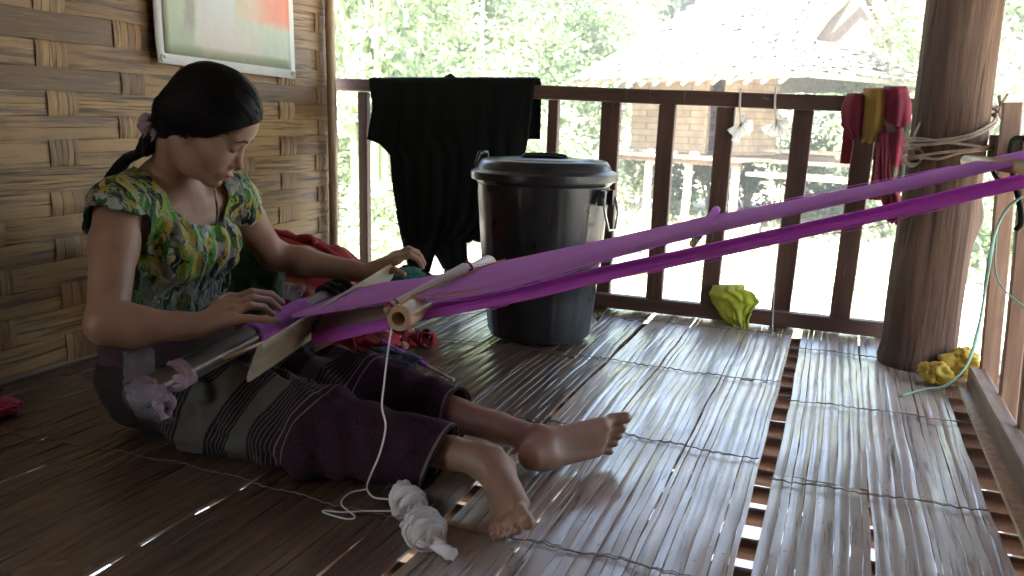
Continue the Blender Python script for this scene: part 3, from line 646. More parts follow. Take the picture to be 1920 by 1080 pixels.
# legs
for h_, k_, a_ in ((hipR, knR, anR), (hipL, knL, anL)):
    S.rc(h_, k_, .078, .052, .04); cf = lerp(k_, a_, .35)+V(0, 0, -.006); S.rc(k_, cf, .047, .044, .02); S.rc(cf, lerp(k_, a_, .85), .044, .030, .02); S.rc(lerp(k_, a_, .85), a_, .031, .030, .01)
def foot(S, anc, x, m, n, s, flex=0.0):
    """anc = ankle joint; x heel->toe, m toward big toe, n toward shin; returns toe tips"""
    x, m, n = unit(x), unit(m), unit(n); W = lambda a, b, c: anc+s*(x*(a-.036)+m*b+n*(c-.068))
    S.rc(W(-.004, 0, .024), W(.022, 0, .028), s*.026, s*.028, .012); S.rc(W(.0, 0, .034), W(.024, 0, .07), s*.020, s*.028, .02)
    S.rc(W(.036, 0, .068), W(.03, 0, .035), s*.030, s*.028, .015)
    S.ell(W(.034, .027, .068), (s*.011,)*3, k=.010); S.ell(W(.030, -.027, .062), (s*.011,)*3, k=.010)
    S.rc(W(.05, .004, .056), W(.135, .008, .024), s*.026, s*.016, .022); S.rc(W(.02, -.014, .020), W(.145, -.028, .014), s*.019, s*.013, .02)
    S.rc(W(.05, .012, .040), W(.158, .024, .018), s*.020, s*.0185, .02); S.rc(W(.06, -.005, .035), W(.155, -.004, .018), s*.020, s*.015, .02)
    tips = []
    for (x0, y0, x1, y1, r0, r1, b) in ((.166, .026, .214, .030, .0125, .0125, .010), (.166, .006, .208, .007, .0095, .0085, .007), (.163, -.007, .200, -.008, .009, .008, .006), (.157, -.019, .190, -.022, .0088, .0078, .005), (.148, -.031, .178, -.037, .0088, .0080, .004)):
        mid = (lerp(x0, x1, .5), lerp(y0, y1, .5)); S.rc(W(x0-.01, y0, .017), W(mid[0], mid[1], .017+b*.7), s*r0, s*r0*.92, .005); S.rc(W(mid[0], mid[1], .017+b*.7), W(x1, y1, .011), s*r0*.92, s*r1, .004)
        tips.append((W(x1+.002, y1, .017), r1*s))
    return tips
fxR = unit((.42, -.90, -.03)); fmR = unit((.64, .30, .70)); fmR = unit(fmR-fxR*(fmR@fxR)); fnR = np.cross(fxR, fmR)
fxL = unit((.56, .80, .07)); fmL = unit((.12, .0, 1.)); fmL = unit(fmL-fxL*(fmL@fxL)); fnL = np.cross(fmL, fxL)
tipsR = foot(S, anR+V(.020, .0, -.004), fxR, fmR, fnR, 1.03); tipsL = foot(S, anL+V(.035, -.01, -.004), fxL, fmL, fnL, 1.03)
# head
def he(f, l, u, r, k=.02, sub=False): S.ell(hp(f, l, u), V(*r)*HS, HM, k, sub)
def hr(a, b, ra, rb, k=.01, sub=False): S.rc(hp(*a), hp(*b), ra*HS, rb*HS, k, sub)
nh0 = len(S.p)
he(-.002, 0, .040, (.080, .070, .074), .02); he(.030, 0, -.010, (.058, .058, .075), .03)
hr((.020, -.036, -.066), (.060, -.012, -.086), .024, .018, .025); hr((.020, .036, -.066), (.060, .012, -.086), .024, .018, .025)
hr((-.015, -.050, -.045), (.026, -.036, -.074), .022, .025, .025); hr((-.015, .050, -.045), (.026, .036, -.074), .022, .025, .025)
he(.072, 0, -.090, (.016, .017, .013), .014)
for sgn in (-1, 1):
    he(.050, sgn*.034, -.036, (.032, .028, .036), .02); he(.085, sgn*.031, .004, (.012, .019, .011), .012, True)
    he(.0715, sgn*.0305, .002, (.0145, .0165, .0135), .004); he(.074, sgn*.028, .022, (.013, .022, .008), .012)
    he(.088, sgn*.0115, -.040, (.009, .0065, .0065), .005)
    he(-.010, sgn*.068, -.014, (.014, .0075, .022), .006); he(-.007, sgn*.0745, -.012, (.007, .004, .012), .004, True); he(-.006, sgn*.067, -.034, (.007, .006, .008), .005)
    he(-.004, sgn*.066, -.008, (.009, .010, .012), .008)
he(.058, 0, .045, (.037, .05, .042), .02)
hr((.080, 0, .008), (.096, 0, -.026), .0075, .0085, .012); he(.1015, 0, -.034, (.0105, .0100, .0085), .006)
he(.078, 0, -.064, (.018, .024, .020), .014); he(.0945, 0, -.0610, (.0075, .0185, .0052), .004); he(.0925, 0, -.0715, (.0078, .0160, .0058), .004)
he(.104, 0, -.0664, (.010, .022, .0012), .0025, True); he(.091, 0, -.081, (.008, .014, .004), .006, True); he(.0985, 0, -.051, (.004, .0035, .006), .003, True)
# right hand: resting on the cloth beam, three fingers over the cloth, little finger along it
def digit(S, pts, r0, r1, k=.0035):
    n = len(pts)-1
    for i in range(n): S.rc(pts[i], pts[i+1], lerp(r0, r1, i/n), lerp(r0, r1, (i+1)/n), k if i else .009)
P_ = at
pR = [P_(432, 563, y=1.325), P_(438, 572, y=1.305), P_(441, 584, y=1.285), P_(440, 598, y=1.262)]
for q, r_ in zip(pR, (.0125, .0125, .012, .0115)): S.rc(wrR+(q-wrR)*.12, q, .0185, r_, .014)
digit(S, [pR[0], P_(472, 548, y=1.36), P_(508, 552, y=1.40), P_(529, 567, y=1.42)], .0098, .0068)
digit(S, [pR[1], P_(474, 559, y=1.335), P_(506, 564, y=1.37), P_(524, 579, y=1.385)], .0100, .0070)
digit(S, [pR[2], P_(468, 573, y=1.31), P_(494, 576, y=1.34), P_(511, 590, y=1.35)], .0095, .0068)
digit(S, [pR[3], P_(466, 597, y=1.275), P_(496, 599, y=1.292), P_(521, 602, y=1.305)], .0090, .0068)
digit(S, [lerp(wrR, pR[0], .35), P_(408, 566, y=1.32), P_(430, 556, y=1.365), P_(452, 556, y=1.39)], .0125, .0080)
# left hand: lifted, fingers bent down
pL = [P_(744, 487, y=1.83), P_(745, 481, y=1.85), P_(744, 478, y=1.87), P_(738, 480, y=1.89)]
for q, r_ in zip(pL, (.0125, .0125, .012, .011)): S.rc(wrL+(q-wrL)*.12, q, .0175, r_, .014)
digit(S, [pL[0], P_(768, 478, y=1.84), P_(784, 487, y=1.85), P_(792, 501, y=1.852)], .0098, .0066)
digit(S, [pL[1], P_(770, 470, y=1.865), P_(787, 480, y=1.875), P_(795, 494, y=1.88)], .0100, .0068)
digit(S, [pL[2], P_(766, 467, y=1.89), P_(782, 473, y=1.905), P_(791, 485, y=1.91)], .0095, .0066)
digit(S, [pL[3], P_(758, 470, y=1.915), P_(772, 474, y=1.93), P_(781, 483, y=1.935)], .0085, .0062)
digit(S, [lerp(wrL, pL[0], .3), P_(722, 508, y=1.815), P_(742, 507, y=1.81), P_(757, 514, y=1.812)], .0120, .0075)
# cloth volume of the sarong (the body stays below it)
G_ = SDF()
G_.ell(V(-1.375, 1.395, .118), (.130, .178, .128), k=.05); G_.rc(V(-1.405, 1.42, .20), V(-1.415, 1.42, .27), .108, .100, .04)
for h_, k_, a_, o2 in ((hipR, knR, anR, 0), (hipL, knL, anL, 0)):
    e_ = lerp(k_, a_, .74); G_.rc(h_, k_, .094, .070, .05); G_.rc(k_, e_, .068, .053, .04); G_.rc(e_, lerp(k_, a_, .9), .053, .053, .02)
G_.rc(V(-1.30, 1.42, .10), V(-1.00, 1.44, .055), .085, .050, .08); G_.rc(V(-1.00, 1.44, .055), V(-.78, 1.41, .030), .050, .030, .06)
G_.rc(V(-1.22, 1.275, .035), knR+V(.0, -.035, -.055), .040, .034, .06); G_.rc(knR+V(.0, -.035, -.055), lerp(knR, anR, .9)+V(0, -.030, -.030), .034, .030, .05)
lR = unit(anR-knR); lL = unit(anL-knL)
def post_sar(P, d):
    x, y, z = P.T; w = .009*noise3(P*np.array([8, 15, 15]))+.006*(1-2*np.abs(noise3(P*np.array([10, 26, 26])+5)))+.002*noise3(P*60); w = w*(1-.65*sstep(-1.0, -.85, x))
    # drag folds running from the lap toward the knees
    w = w+.011*np.sin((y-1.42)*70+(x+1.2)*14+2.5*noise3(P*5))*np.exp(-((x+1.12)/.20)**2)*sstep(.06, .14, z)
    w = w+.004*np.sin((x+1.0)*75+(y-1.3)*30+2*noise3(P*7))*np.exp(-((x+.90)/.20)**2)
    return np.maximum(d+w, .004-z)
# surface: skin is only skinned where it can be seen; under the clothes it is kept slimmer
def post_body(P, d):
    m_ = (P[:, 2] < .25)&(P[:, 0] < -.6); 
    if not m_.any(): return d
    Q = P[m_]; hm = np.where(Q[:, 1] < 1.42, (Q-knR)@lR-np.linalg.norm(anR-knR)*.80, (Q-knL)@lL-np.linalg.norm(anL-knL)*.60); g = post_sar(Q, G_.ev(Q))+.012
    d = d.copy(); d[m_] = np.where(hm < -.035, np.maximum(d[m_], g), d[m_]); return d
vp, q = S.mesh(.0028, post_body); vp = relax(vp, q, 2, .35)
me = np_mesh('person', vp, q)
lp = (vp-HC)@HM/HS
ell = lambda c, r: np.sqrt((((lp-np.array(c))/np.array(r))**2).sum(1))
lips = np.clip(1.6-1.0*ell((.094, 0, -.066), (.012, .021, .010))*1.3, 0, 1)*.75
dark = np.zeros(len(vp))
for sg in (-1, 1):
    dark = np.maximum(dark, .55*np.clip(1.7-ell((.088, sg*.0305, -.004), (.010, .019, .0035))*1.2, 0, 1)); dark = np.maximum(dark, .6*np.clip(1.6-ell((.092, sg*.009, -.0455), (.008, .004, .003)), 0, 1))
# soles and finger joints a little paler / darker
pale = np.zeros(len(vp))
for anc, x, n in ((anR, fxR, fnR), (anL, fxL, fnL)):
    rel = vp-anc; pale += .22*sstep(-.030, -.066, rel@n)*sstep(.20, .12, np.linalg.norm(rel-x*.06, axis=1))*(np.abs(rel@np.cross(n, x)) < .06)
attr(me, 'lips', lips); attr(me, 'dark', dark); attr(me, 'pale', pale)
PERSON = empty('person', (-1.43, 1.42, 0), 'woman in a leafy print blouse sitting on the floor weaving at a backstrap loom', 'person')
body = link('body', me, M['skin'], PERSON)
# brows, lashes
def on_face(f0, l, u, lift=.0):
    """march along the face axis onto the skin"""
    f = .13
    while f > .03:
        if S.ev(hp(f, l, u)[None], WH)[0] < 0: break
        f -= .0008
    return hp(f+lift, l, u)
WH = [i >= nh0 and i < nh0+60 for i in range(len(S.p))]
for sg in (-1, 1):
    b = MB(); pts = [on_face(0, sg*l, u, .0004) for l, u in ((.013, .0215), (.021, .0245), (.031, .0255), (.041, .022), (.047, .018))]; b.tube(catmull(pts, 4), [.0012+.0018*math.sin(math.pi*min(1, i/16+.12)) for i in range(17)], 6); b.build('eyebrow', M['brow'], PERSON)
    b = MB(); pts = [on_face(0, sg*l, u, .0006) for l, u in ((.0175, -.0045), (.024, -.0068), (.031, -.0076), (.038, -.0062), (.0445, -.0030))]; b.tube(catmull(pts, 4), [.0008+.0013*math.sin(math.pi*i/16) for i in range(17)], 6); b.build('eyelash', M['brow'], PERSON)
# toenails
for tp, r_ in tipsR: pass
for tips, x, m_, n in ((tipsR, fxR, fmR, fnR), (tipsL, fxL, fmL, fnL)):
    for (tp, r_) in tips:
        s2 = SDF(); s2.ell(tp-x*r_*.15+n*r_*.30, (r_*.62, r_*.62, r_*.34), np.stack([x, m_, n], 1)); a_, b_ = s2.mesh(.0016); o = link('toenail', np_mesh('toenail', a_, b_), M['nail'], PERSON)

# ---- hair: combed back cap, bun and tail
Hh = SDF()
def hhe(f, l, u, r, k=.02, sub=False): Hh.ell(hp(f, l, u), V(*r)*HS, HM, k, sub)
hhe(.000, 0, .046, (.087, .081, .090), .02); hhe(.026, 0, .062, (.064, .069, .056), .02); hhe(-.038, 0, .0, (.062, .070, .062), .03); hhe(-.04, -.05, .0, (.055, .03, .038), .02); hhe(-.04, .05, .0, (.055, .03, .038), .02)
hhe(.035, -.045, .036, (.048, .030, .036), .02); hhe(.035, .045, .036, (.048, .030, .036), .02)
hhe(-.045, 0, .052, (.050, .068, .062), .03); hhe(-.052, 0, -.030, (.042, .056, .044), .025)
def post_hair(P, d):
    q_ = (P-HC)@HM/HS
    # hairline: a tilted surface from the forehead down in front of and over the ears
    line = .054-q_[:, 0]*0+1.6*np.clip(.088-q_[:, 0], 0, 1)*-1.0
    f, l, u = q_[:, 0], np.abs(q_[:, 1]), q_[:, 2]
    hl = .070-1.22*np.clip(.092-f, 0, .06)-.60*np.clip(.032-f, 0, .2)                 # lower edge of hair as function of f
    cut = (hl-u)*.75
    cut = np.where(f < -.03, -.02, cut)
    groove = .0004*np.sin((q_[:, 2]*.8+q_[:, 0]*.5)*520+5*noise3(q_*30))+.0012*noise3(q_*np.array([20, 50, 50]))
    return np.maximum(d+groove, cut)
vh, qh = Hh.mesh(.0032, post_hair); vh = relax(vh, qh, 1, .3)
def hair_attrs(me, vs):
    q_ = (vs-HC)@HM; attr(me, 'strand', q_[:, 2]*.9+q_[:, 0]*.45+np.abs(q_[:, 1])*.3); attr(me, 'along', q_[:, 0]*8)
mh = np_mesh('hair', vh, qh); hair_attrs(mh, vh); HAIR = link('hair', mh, M['hair'], PERSON)
BU = hp(-.080, -.022, -.050)
# fine strands combed from the hairline back to the tie
HCc = hp(.0, 0, .02); rs = np.random.RandomState(9); D0, D1 = [], []
for k in range(420):
    sd_ = -1 if rs.rand() < .8 else 1; f = rs.uniform(-.02, .095); hl_ = .070-1.22*min(max(.092-f, 0), .06)-.60*max(.032-f, 0)
    u_ = hl_+(rs.uniform(-.004, .010) if rs.rand() < .5 else rs.uniform(.0, .12)); l_ = sd_*(.070*math.sqrt(max(.02, 1-((f)/.105)**2)))*(1 if u_ < .07 else rs.rand()); D0.append(unit(hp(f, l_, u_)-HCc)); D1.append(unit(hp(-.085, -.03*(-sd_), -.03+rs.uniform(-.02, .03))-HCc))
D0, D1 = np.array(D0), np.array(D1); T_ = np.linspace(0, 1, 16); Dm = D0[:, None]*(1-T_)[None, :, None]+D1[:, None]*T_[None, :, None]; Dm += HU*(.22*np.sin(math.pi*T_))[None, :, None]; Dm /= np.linalg.norm(Dm, axis=2)[..., None]
Df = Dm.reshape(-1, 3); tt0 = np.full(len(Df), .17)
for _ in range(26): tt0 -= .8*np.minimum(Hh.ev(HCc+Df*tt0[:, None]), S.ev(HCc+Df*tt0[:, None], [nh0 <= i < nh0+60 for i in range(len(S.p))]))
SP = (HCc+Df*(tt0+.0003)[:, None]).reshape(len(D0), 16, 3); SP[:26] += Dm[:26]*(np.sin(T_*math.pi*1.0)*.007)[None, :, None]*rs.rand(26)[:, None, None]; b = MB()
for k in range(len(SP)): b.tube(SP[k], [.0009*math.sin(math.pi*min(.95, .12+i/15*.8)) for i in range(16)], 4, cap=False)
mt = b.mesh('hair_strands'); hair_attrs(mt, np.concatenate(b.v)); link('hair_strands', mt, M['hair'], PERSON)
tl = MB(); base_pts = catmull([BU+V(.02, .01, .01), BU+V(-.008, -.002, -.022), BU+V(-.030, .0, -.058), at(255, 288, y=BU[1]+.02), at(232, 306, y=BU[1]+.05), at(212, 330, y=BU[1]+.11)], 6)
rs = np.random.RandomState(2)
for k in range(80):
    a = rs.rand()*6.28; r_ = .024*math.sqrt(rs.rand()); o1 = V(math.cos(a)*r_, math.sin(a)*r_, r_*.3*math.sin(a))*.8; fr = rs.uniform(.7, 1.1)
    pts = [p+o1*(1.0+.25*math.sin(3*i/len(base_pts)))*fr+V(*(rs.randn(3)*.0007)) for i, p in enumerate(base_pts)]
    tl.tube(pts, [.0042*(1-.7*(i/len(pts))**2) for i in range(len(pts))], 5)
mt = tl.mesh('ponytail'); vs = np.concatenate(tl.v); hair_attrs(mt, vs); link('ponytail', mt, M['hair'], PERSON)
# loose wisps on the shoulder
# scrunchie of crinkled net
b = MB(); ax = unit(V(-.75, -.1, -.55)); e1 = unit(np.cross(ax, V(0, 0, 1))); e2 = np.cross(ax, e1)
nu, nv = 60, 12; P2 = np.zeros((nu, nv, 3))
for i in range(nu):
    a = 2*math.pi*i/nu
    for j in range(nv):
        c_ = 2*math.pi*j/nv; rr = .0125+.004*math.sin(a*9+c_*2)+.003*math.sin(a*23+j)
        R0 = .017; P2[i, j] = BU+V(-.006, 0, -.008)+e1*math.cos(a)*(R0+rr*math.cos(c_))+e2*math.sin(a)*(R0+rr*math.cos(c_))+ax*rr*math.sin(c_)*1.1
b.grid(np.concatenate([P2, P2[:1]]), close_u=True); b.build('scrunchie', M['cloth_lilac'], PERSON)

# ---- blouse
B_ = SDF(); o_ = .010
B_.rc(V(-1.41, 1.42, .235), V(-1.40, 1.42, .36), .100, .108, .05)
B_.ell(V(-1.405, 1.38, .355), (.078+o_, .086+o_, .115), k=.05); B_.ell(V(-1.405, 1.46, .355), (.078+o_, .086+o_, .115), k=.05)
B_.ell(V(-1.375, 1.42, .435), (.085+o_, .125+o_, .09+o_), k=.05)
B_.ell(V(-1.312, 1.365, .400), (.045+o_, .052+o_, .046+o_), k=.04); B_.ell(V(-1.312, 1.475, .400), (.045+o_, .052+o_, .046+o_), k=.04)
B_.rc(V(-1.385, 1.33, .515), NB, .034+o_, .042+o_*.7, .03); B_.rc(V(-1.375, 1.51, .515), NB, .034+o_, .042+o_*.7, .03)
B_.rc(V(-1.345, 1.29, .500), V(-1.32, 1.405, .500), .022+o_, .018+o_, .03); B_.rc(V(-1.335, 1.55, .500), V(-1.315, 1.435, .500), .022+o_, .018+o_, .03)
uaR = unit(elR-shR); uaL = unit(elL-shL); B_.rc(V(-1.395, 1.405, .552), V(-1.39, 1.335, .520), .036+o_*.8, .034+o_, .03); B_.rc(V(-1.39, 1.44, .550), V(-1.38, 1.50, .520), .036+o_*.8, .034+o_, .03)
B_.rc(shR-uaR*.01, shR+uaR*.10, .047+o_, .053+o_, .03); B_.rc(shL-uaL*.01, shL+uaL*.09, .048+o_, .056+o_, .03)
def post_blouse(P, d):
    w = noise3(P*np.array([26, 26, 60]))*.003+noise3(P*np.array([60, 60, 25])+7)*.0018
    z = P[:, 2]; w = w+.0035*np.sin(np.arctan2(P[:, 1]-1.42, P[:, 0]+1.40)*26+3*noise3(P*18))*np.exp(-((z-.385)/.10)**2)*.8
    w = w+.004*noise3(P*np.array([14, 14, 34])+3)
    w = w-.010*np.exp(-((z-.30)/.018)**2)*0
    return d+w
vb, qb = B_.mesh(.0034, post_blouse); vb = relax(vb, qb, 1, .3)
def blouse_keep(p):
    z = p[:, 2]; k = z > .262+.006*np.sin(p[:, 1]*40)
    c0 = V(-1.330, 1.428, .555); e = (p-c0)/np.array([.112, .088, .104]); k &= (np.abs(e)**2.6).sum(1) > 1
    for sh, ua, L0 in ((shR, uaR, .036), (shL, uaL, .042)):
        t_ = (p-sh)@ua; rad = np.linalg.norm((p-sh)-t_[:, None]*ua, axis=1)
        out = (p-sh)@V(0, -1 if sh is shR else 1, 0)
        ang = np.arctan2((p-sh)@np.cross(ua, V(1, 0, 0)), (p-sh)@V(1, 0, 0))
        k &= ~((rad < .082)&(t_ > L0+.010*np.sin(ang*3)+.003*np.sin(ang*11))&(t_ < .2)&(out > -.016))
    return k
vb, qb = cut_faces(vb, qb, blouse_keep(vb))
BLO = link('blouse', np_mesh('blouse', vb, qb), M['blouse'], PERSON)
md = BLO.modifiers.new('s', 'SOLIDIFY'); md.thickness = .003; md.offset = 1
# drawstring bow at the front
kn = at(404, 497, y=1.45); b = MB()
b.tube(catmull([at(402, 345, y=1.46), at(407, 400, y=1.45), at(402, 450, y=1.445), kn], 6), .0022, 6)
b.tube(catmull([kn, kn+V(.02, .02, -.012), kn+V(.022, .012, -.05), kn+V(.008, -.002, -.065), kn+V(-.0, -.008, -.03), kn], 6), .0026, 6)
b.tube(catmull([kn, kn+V(.01, -.02, -.02), kn+V(.012, -.03, -.06), kn+V(.014, -.022, -.082)], 6), .0026, 6)
b.tube(catmull([kn, kn+V(.012, .012, -.03), kn+V(.016, .004, -.085), kn+V(.022, .01, -.105)], 6), .0024, 6)
b.tube([kn+V(-.004, -.004, -.004), kn+V(.006, .006, .004)], .007, 8); b.build('drawstring', M['blouse'], PERSON)

# ---- sarong: one tube of cloth over hips and both legs
vs_, qs_ = G_.mesh(.0042, post_sar); vs_ = relax(vs_, qs_, 1, .4)
def sar_keep(p):
    near = (p[:, 1] < 1.42); tR = (p-knR)@lR; tL = (p-knL)@lL
    LR = np.linalg.norm(anR-knR); LL = np.linalg.norm(anL-knL)
    hem = np.where(near, tR-LR*.80-.25*(p[:, 2]-.06), tL-LL*.60+.15*(p[:, 2]-.06))
    return (p[:, 2] < .272)&(hem < 0)
vs_, qs_ = cut_faces(vs_, qs_, sar_keep(vs_))
msr = np_mesh('sarong', vs_, qs_)
LR = np.linalg.norm(anR-knR); LL = np.linalg.norm(anL-knL)
uR = (vs_-knR)@unit(knR-hipR)*(((vs_-knR)@unit(knR-hipR)) < 0)+((vs_-knR)@lR)*(((vs_-knR)@lR) > 0)
fr = sstep(1.36, 1.50, vs_[:, 1]); uu = lerp((vs_[:, 0]+1.315)/.76, (vs_[:, 0]+1.285)/.66, fr)
uu = uu+.018*np.sin(vs_[:, 1]*21+vs_[:, 2]*15)+.02*noise3(vs_*9)-.48*(vs_[:, 2]-.08)
attr(msr, 'u', uu); attr(msr, 'hem', np.where(vs_[:, 1] < 1.42, (vs_-knR)@lR-LR*.80-.25*(vs_[:, 2]-.06), (vs_-knL)@lL-LL*.60+.15*(vs_[:, 2]-.06))); SAR = link('sarong', msr, M['sarong'], PERSON)
md = SAR.modifiers.new('s', 'SOLIDIFY'); md.thickness = .0035; md.offset = -1
# dark waistband wrap under the blouse
W_ = SDF(); W_.rc(V(-1.405, 1.42, .20), V(-1.415, 1.42, .29), .112, .104, .04); W_.ell(V(-1.375, 1.395, .165), (.131, .170, .09), k=.04)
vw, qw = W_.mesh(.005, lambda P, d: d+.004*noise3(P*np.array([10, 10, 40]))); vw, qw = cut_faces(vw, qw, (vw[:, 2] > .165)&(vw[:, 2] < .285)); link('waist_wrap', np_mesh('waist_wrap', vw, qw), M['cloth_waist'], PERSON).modifiers.new('s', 'SOLIDIFY').thickness = .003
# ---------------------------------------------------------------- loom (a frame of rods and one endless warp under tension)
PXS = lambda pts, ys: [at(p[0], p[1], y=y) for p, y in zip(pts, ys)]
def interp_poly(poly, xs): return np.interp(xs, [p[0] for p in poly], [p[1] for p in poly])
LOOM = empty('backstrap_loom', at(470, 655, z=.25), 'backstrap loom with a long purple warp stretched from the lap up to the right', 'loom')
xs = np.concatenate([np.linspace(440, 800, 26), np.linspace(815, 2010, 44)])
UF = [(440, 630), (545, 591), (560, 583), (604, 567), (644, 549), (718, 530), (793, 521), (870, 505), (950, 488), (1120, 453), (1290, 415), (1460, 381), (1700, 332), (1920, 283), (2010, 263)]
UN = [(440, 640), (545, 594), (590, 590), (650, 580), (728, 566), (770, 560), (820, 566), (896, 554), (1000, 528), (1120, 492), (1290, 447), (1460, 409), (1700, 356), (1920, 306), (2010, 285)]
LF = [(440, 632), (560, 620), (700, 590), (807, 565), (1000, 533), (1120, 503), (1290, 467), (1460, 429), (1700, 376), (1920, 326), (2010, 305)]
LN = [(440, 642), (520, 655), (600, 646), (700, 624), (807, 598), (1000, 560), (1120, 530), (1290, 494), (1460, 457), (1700, 403), (1920, 352), (2010, 330)]
# far/near edge depth along the warp: edges run parallel, leaving the cloth beam at y = 1.27 .. 1.57
# far edge px 552 <-> y 1.57, near edge px 440 <-> y 1.27
def yfar(px): return 1.565+.40*sstep(0, 1, 0)+.40*np.clip((px-552)/1368, -.1, 1.1)
def ynear(px): return 1.272+.35*np.clip((px-440)/1480, 0, 1.1)
def warp_sheet(far, near, prof, xs):
    """prof: list of (fraction across in depth, fraction of pixel height) from far to near edge"""
    out = []
    for k, (fd, fp) in enumerate(prof):
        row = []
        for x in xs:
            a, b = np.interp(x, [p[0] for p in far], [p[1] for p in far]), np.interp(x, [p[0] for p in near], [p[1] for p in near])
            row.append(at(x, lerp(a, b, fp), y=lerp(yfar(x), ynear(x), fd)))
        out.append(row)
    return np.array(out)
def fine(P, n):                                # resample across
    P = np.array(P); m = len(P); out = []
    for j in range(n+1):
        t = j/n*(m-1); i = min(int(t), m-2); f = t-i; out.append(P[i]*(1-f)+P[i+1]*f)
    return np.array(out)
def add_sheet(name, mat, far, near, prof, xs, ncross=48, thick=.002):
    P = fine(warp_sheet(far, near, prof, xs), ncross)
    for j in range(ncross+1):                  # bundles of threads ride a little above each other
        P[j, :, 2] += .0009*math.sin(j*2.3)+.0007*np.sin(np.arange(P.shape[1])*.22+j*.9)
    b = MB(); rn = np.repeat(np.linspace(0, 1, ncross+1), P.shape[1]); b.grid(P, rnd=rn)
    o = b.build(name, mat, LOOM); md = o.modifiers.new('s', 'SOLIDIFY'); md.thickness = thick; md.offset = 0; return o
prU = [(0, 0), (.2, .14), (.4, .29), (.62, .46), (.82, .62), (.93, .74), (.98, .87), (1, 1)]
prL = [(0, 0), (.3, .09), (.6, .19), (.85, .30), (.94, .48), (.98, .73), (1, 1)]
add_sheet('upper_warp', M['warp_purple'], UF, UN, prU, np.concatenate([[547], xs[xs > 556]]))
add_sheet('lower_warp', M['warp_magenta'], LF, LN, prL, xs[xs > 580])
# warp that passes the heddle: thin olive threads between batten and heddle rod
b = MB(); OT = [(590, 590), (640, 584), (690, 575), (742, 568)]; OB = [(590, 660), (640, 634), (690, 612), (742, 592)]; P = np.zeros((24, 20, 3))
for i in range(24):
    px = lerp(588, 742, i/23); t_, b_ = interp_poly(OT, px), interp_poly(OB, px)
    for j in range(20): P[i, j] = at(px, lerp(t_, b_, j/19), y=1.37-.05*j/19*(1-i/23)+.03*(1-j/19))+V(0, .0015*math.sin(j*2.1), 0)
b.grid(P, rnd=np.tile(np.linspace(0, 1, 20), 24)); o = b.build('heddled_threads', M['warp_olive'], LOOM); o.modifiers.new('s', 'SOLIDIFY').thickness = .0015
rq = np.random.RandomState(3)
for far_, mt_ in ((UF, 'warp_purple'), (UN, 'warp_purple'), (LN, 'warp_magenta')):
    for k in range(3):
        b = MB(); x0, x1 = sorted(rq.uniform(640, 1920, 2)); x1 = max(x1, x0+120); yv = yfar if far_ is UF else ynear; off = rq.uniform(-.002, .004); pts = []
        for t in np.linspace(0, 1, 14): px = lerp(x0, x1, t); pts.append(at(px, interp_poly(far_, px), y=yv(px))+V(0, 0, (.002 if far_ is UF else -.002)*(1 if far_ is UF else 1)-(.006*rq.rand() if far_ is not UF else -.003)*math.sin(math.pi*t)))
        b.tube(pts, .0007, 4, cap=False)
        b.build('loose_thread', M[mt_], LOOM)
bA, bB = at(250, 746, z=.20), at(648, 540, z=.262); b = MB(); b.tube([lerp(bA, bB, t)+V(0, 0, .002*math.sin(t*5)) for t in np.linspace(0, 1, 16)], [.0255]*16, 18); b.build('cloth_beam', M['beam_dark'], LOOM)
beamdir = (bB-bA)/np.linalg.norm(bB-bA)
c1, c2 = .455, .735
tt_ = [c1+(c2-c1)*k/20 for k in range(21)]
b = MB(); b.tube([lerp(bA, bB, t) for t in tt_], [.0290+.0009*math.sin(k*1.9) for k in range(21)], 20); b.build('woven_cloth', M['woven_violet'], LOOM)
b = MB(); b.tube([at(421, 671, y=1.21), at(500, 640, y=1.36)], .0035, 8); b.build('temple_stick', M['roll_bamboo'], LOOM)
# batten (sword) standing on edge in the shed
s0, s1 = at(477, 681, y=1.13), at(735, 513, y=1.86)
sd_ = unit(s1-s0); upv = unit(np.cross(np.cross(sd_, V(.42, 0, 1)), sd_)); rv = np.cross(sd_, upv); b = MB(); n = 40; P = np.zeros((n+1, 14, 3))
for i in range(n+1):
    t = i/n; hh = .041*(1 if t < .9 else 1-.5*((t-.9)/.1)**2)*(1 if t > .01 else .97); th = .0055
    for j in range(14):
        a = 2*math.pi*j/14; ca, sa = math.cos(a), math.sin(a); P[i, j] = lerp(s0, s1, t)+upv*hh*np.sign(ca)*abs(ca)**.4+rv*th*sa
b.grid(P, close_u=True); b.add(P[0], [tuple(range(13, -1, -1))]); b.add(P[-1], [tuple(range(14))]); o = b.build('batten', M['sword_wood'], LOOM); smooth_angle(o, 50)
# fat bamboo shed roll, hollow
r0, r1 = at(747, 598, y=1.29), at(916, 495, y=1.80); ax = unit(r1-r0); b = MB(); n = 24
outr, inr = .0245, .0125; e1 = unit(np.cross(ax, V(0, 0, 1))); e2 = np.cross(ax, e1); P = []
def ringp(c, r): return [c+r*(math.cos(2*math.pi*j/28)*e1+math.sin(2*math.pi*j/28)*e2) for j in range(28)]
P = [ringp(r0+ax*.05, inr), ringp(r0+ax*.002, inr), ringp(r0, inr+.001), ringp(r0, outr-.0015), ringp(r0+ax*.002, outr)]
for t in np.linspace(.02, .98, 20): P.append(ringp(lerp(r0, r1, t), outr*(1-.10*t)))
P += [ringp(r1, outr*.88), ringp(r1, .004)]
b.grid(np.array(P), close_u=True); o = b.build('shed_roll', M['roll_bamboo'], LOOM); smooth_angle(o, 50)
bb_ = MB(); bb_.add(ringp(r0+ax*.05, inr), [tuple(range(28))]); bb_.build('roll_node', M['bark'], LOOM)
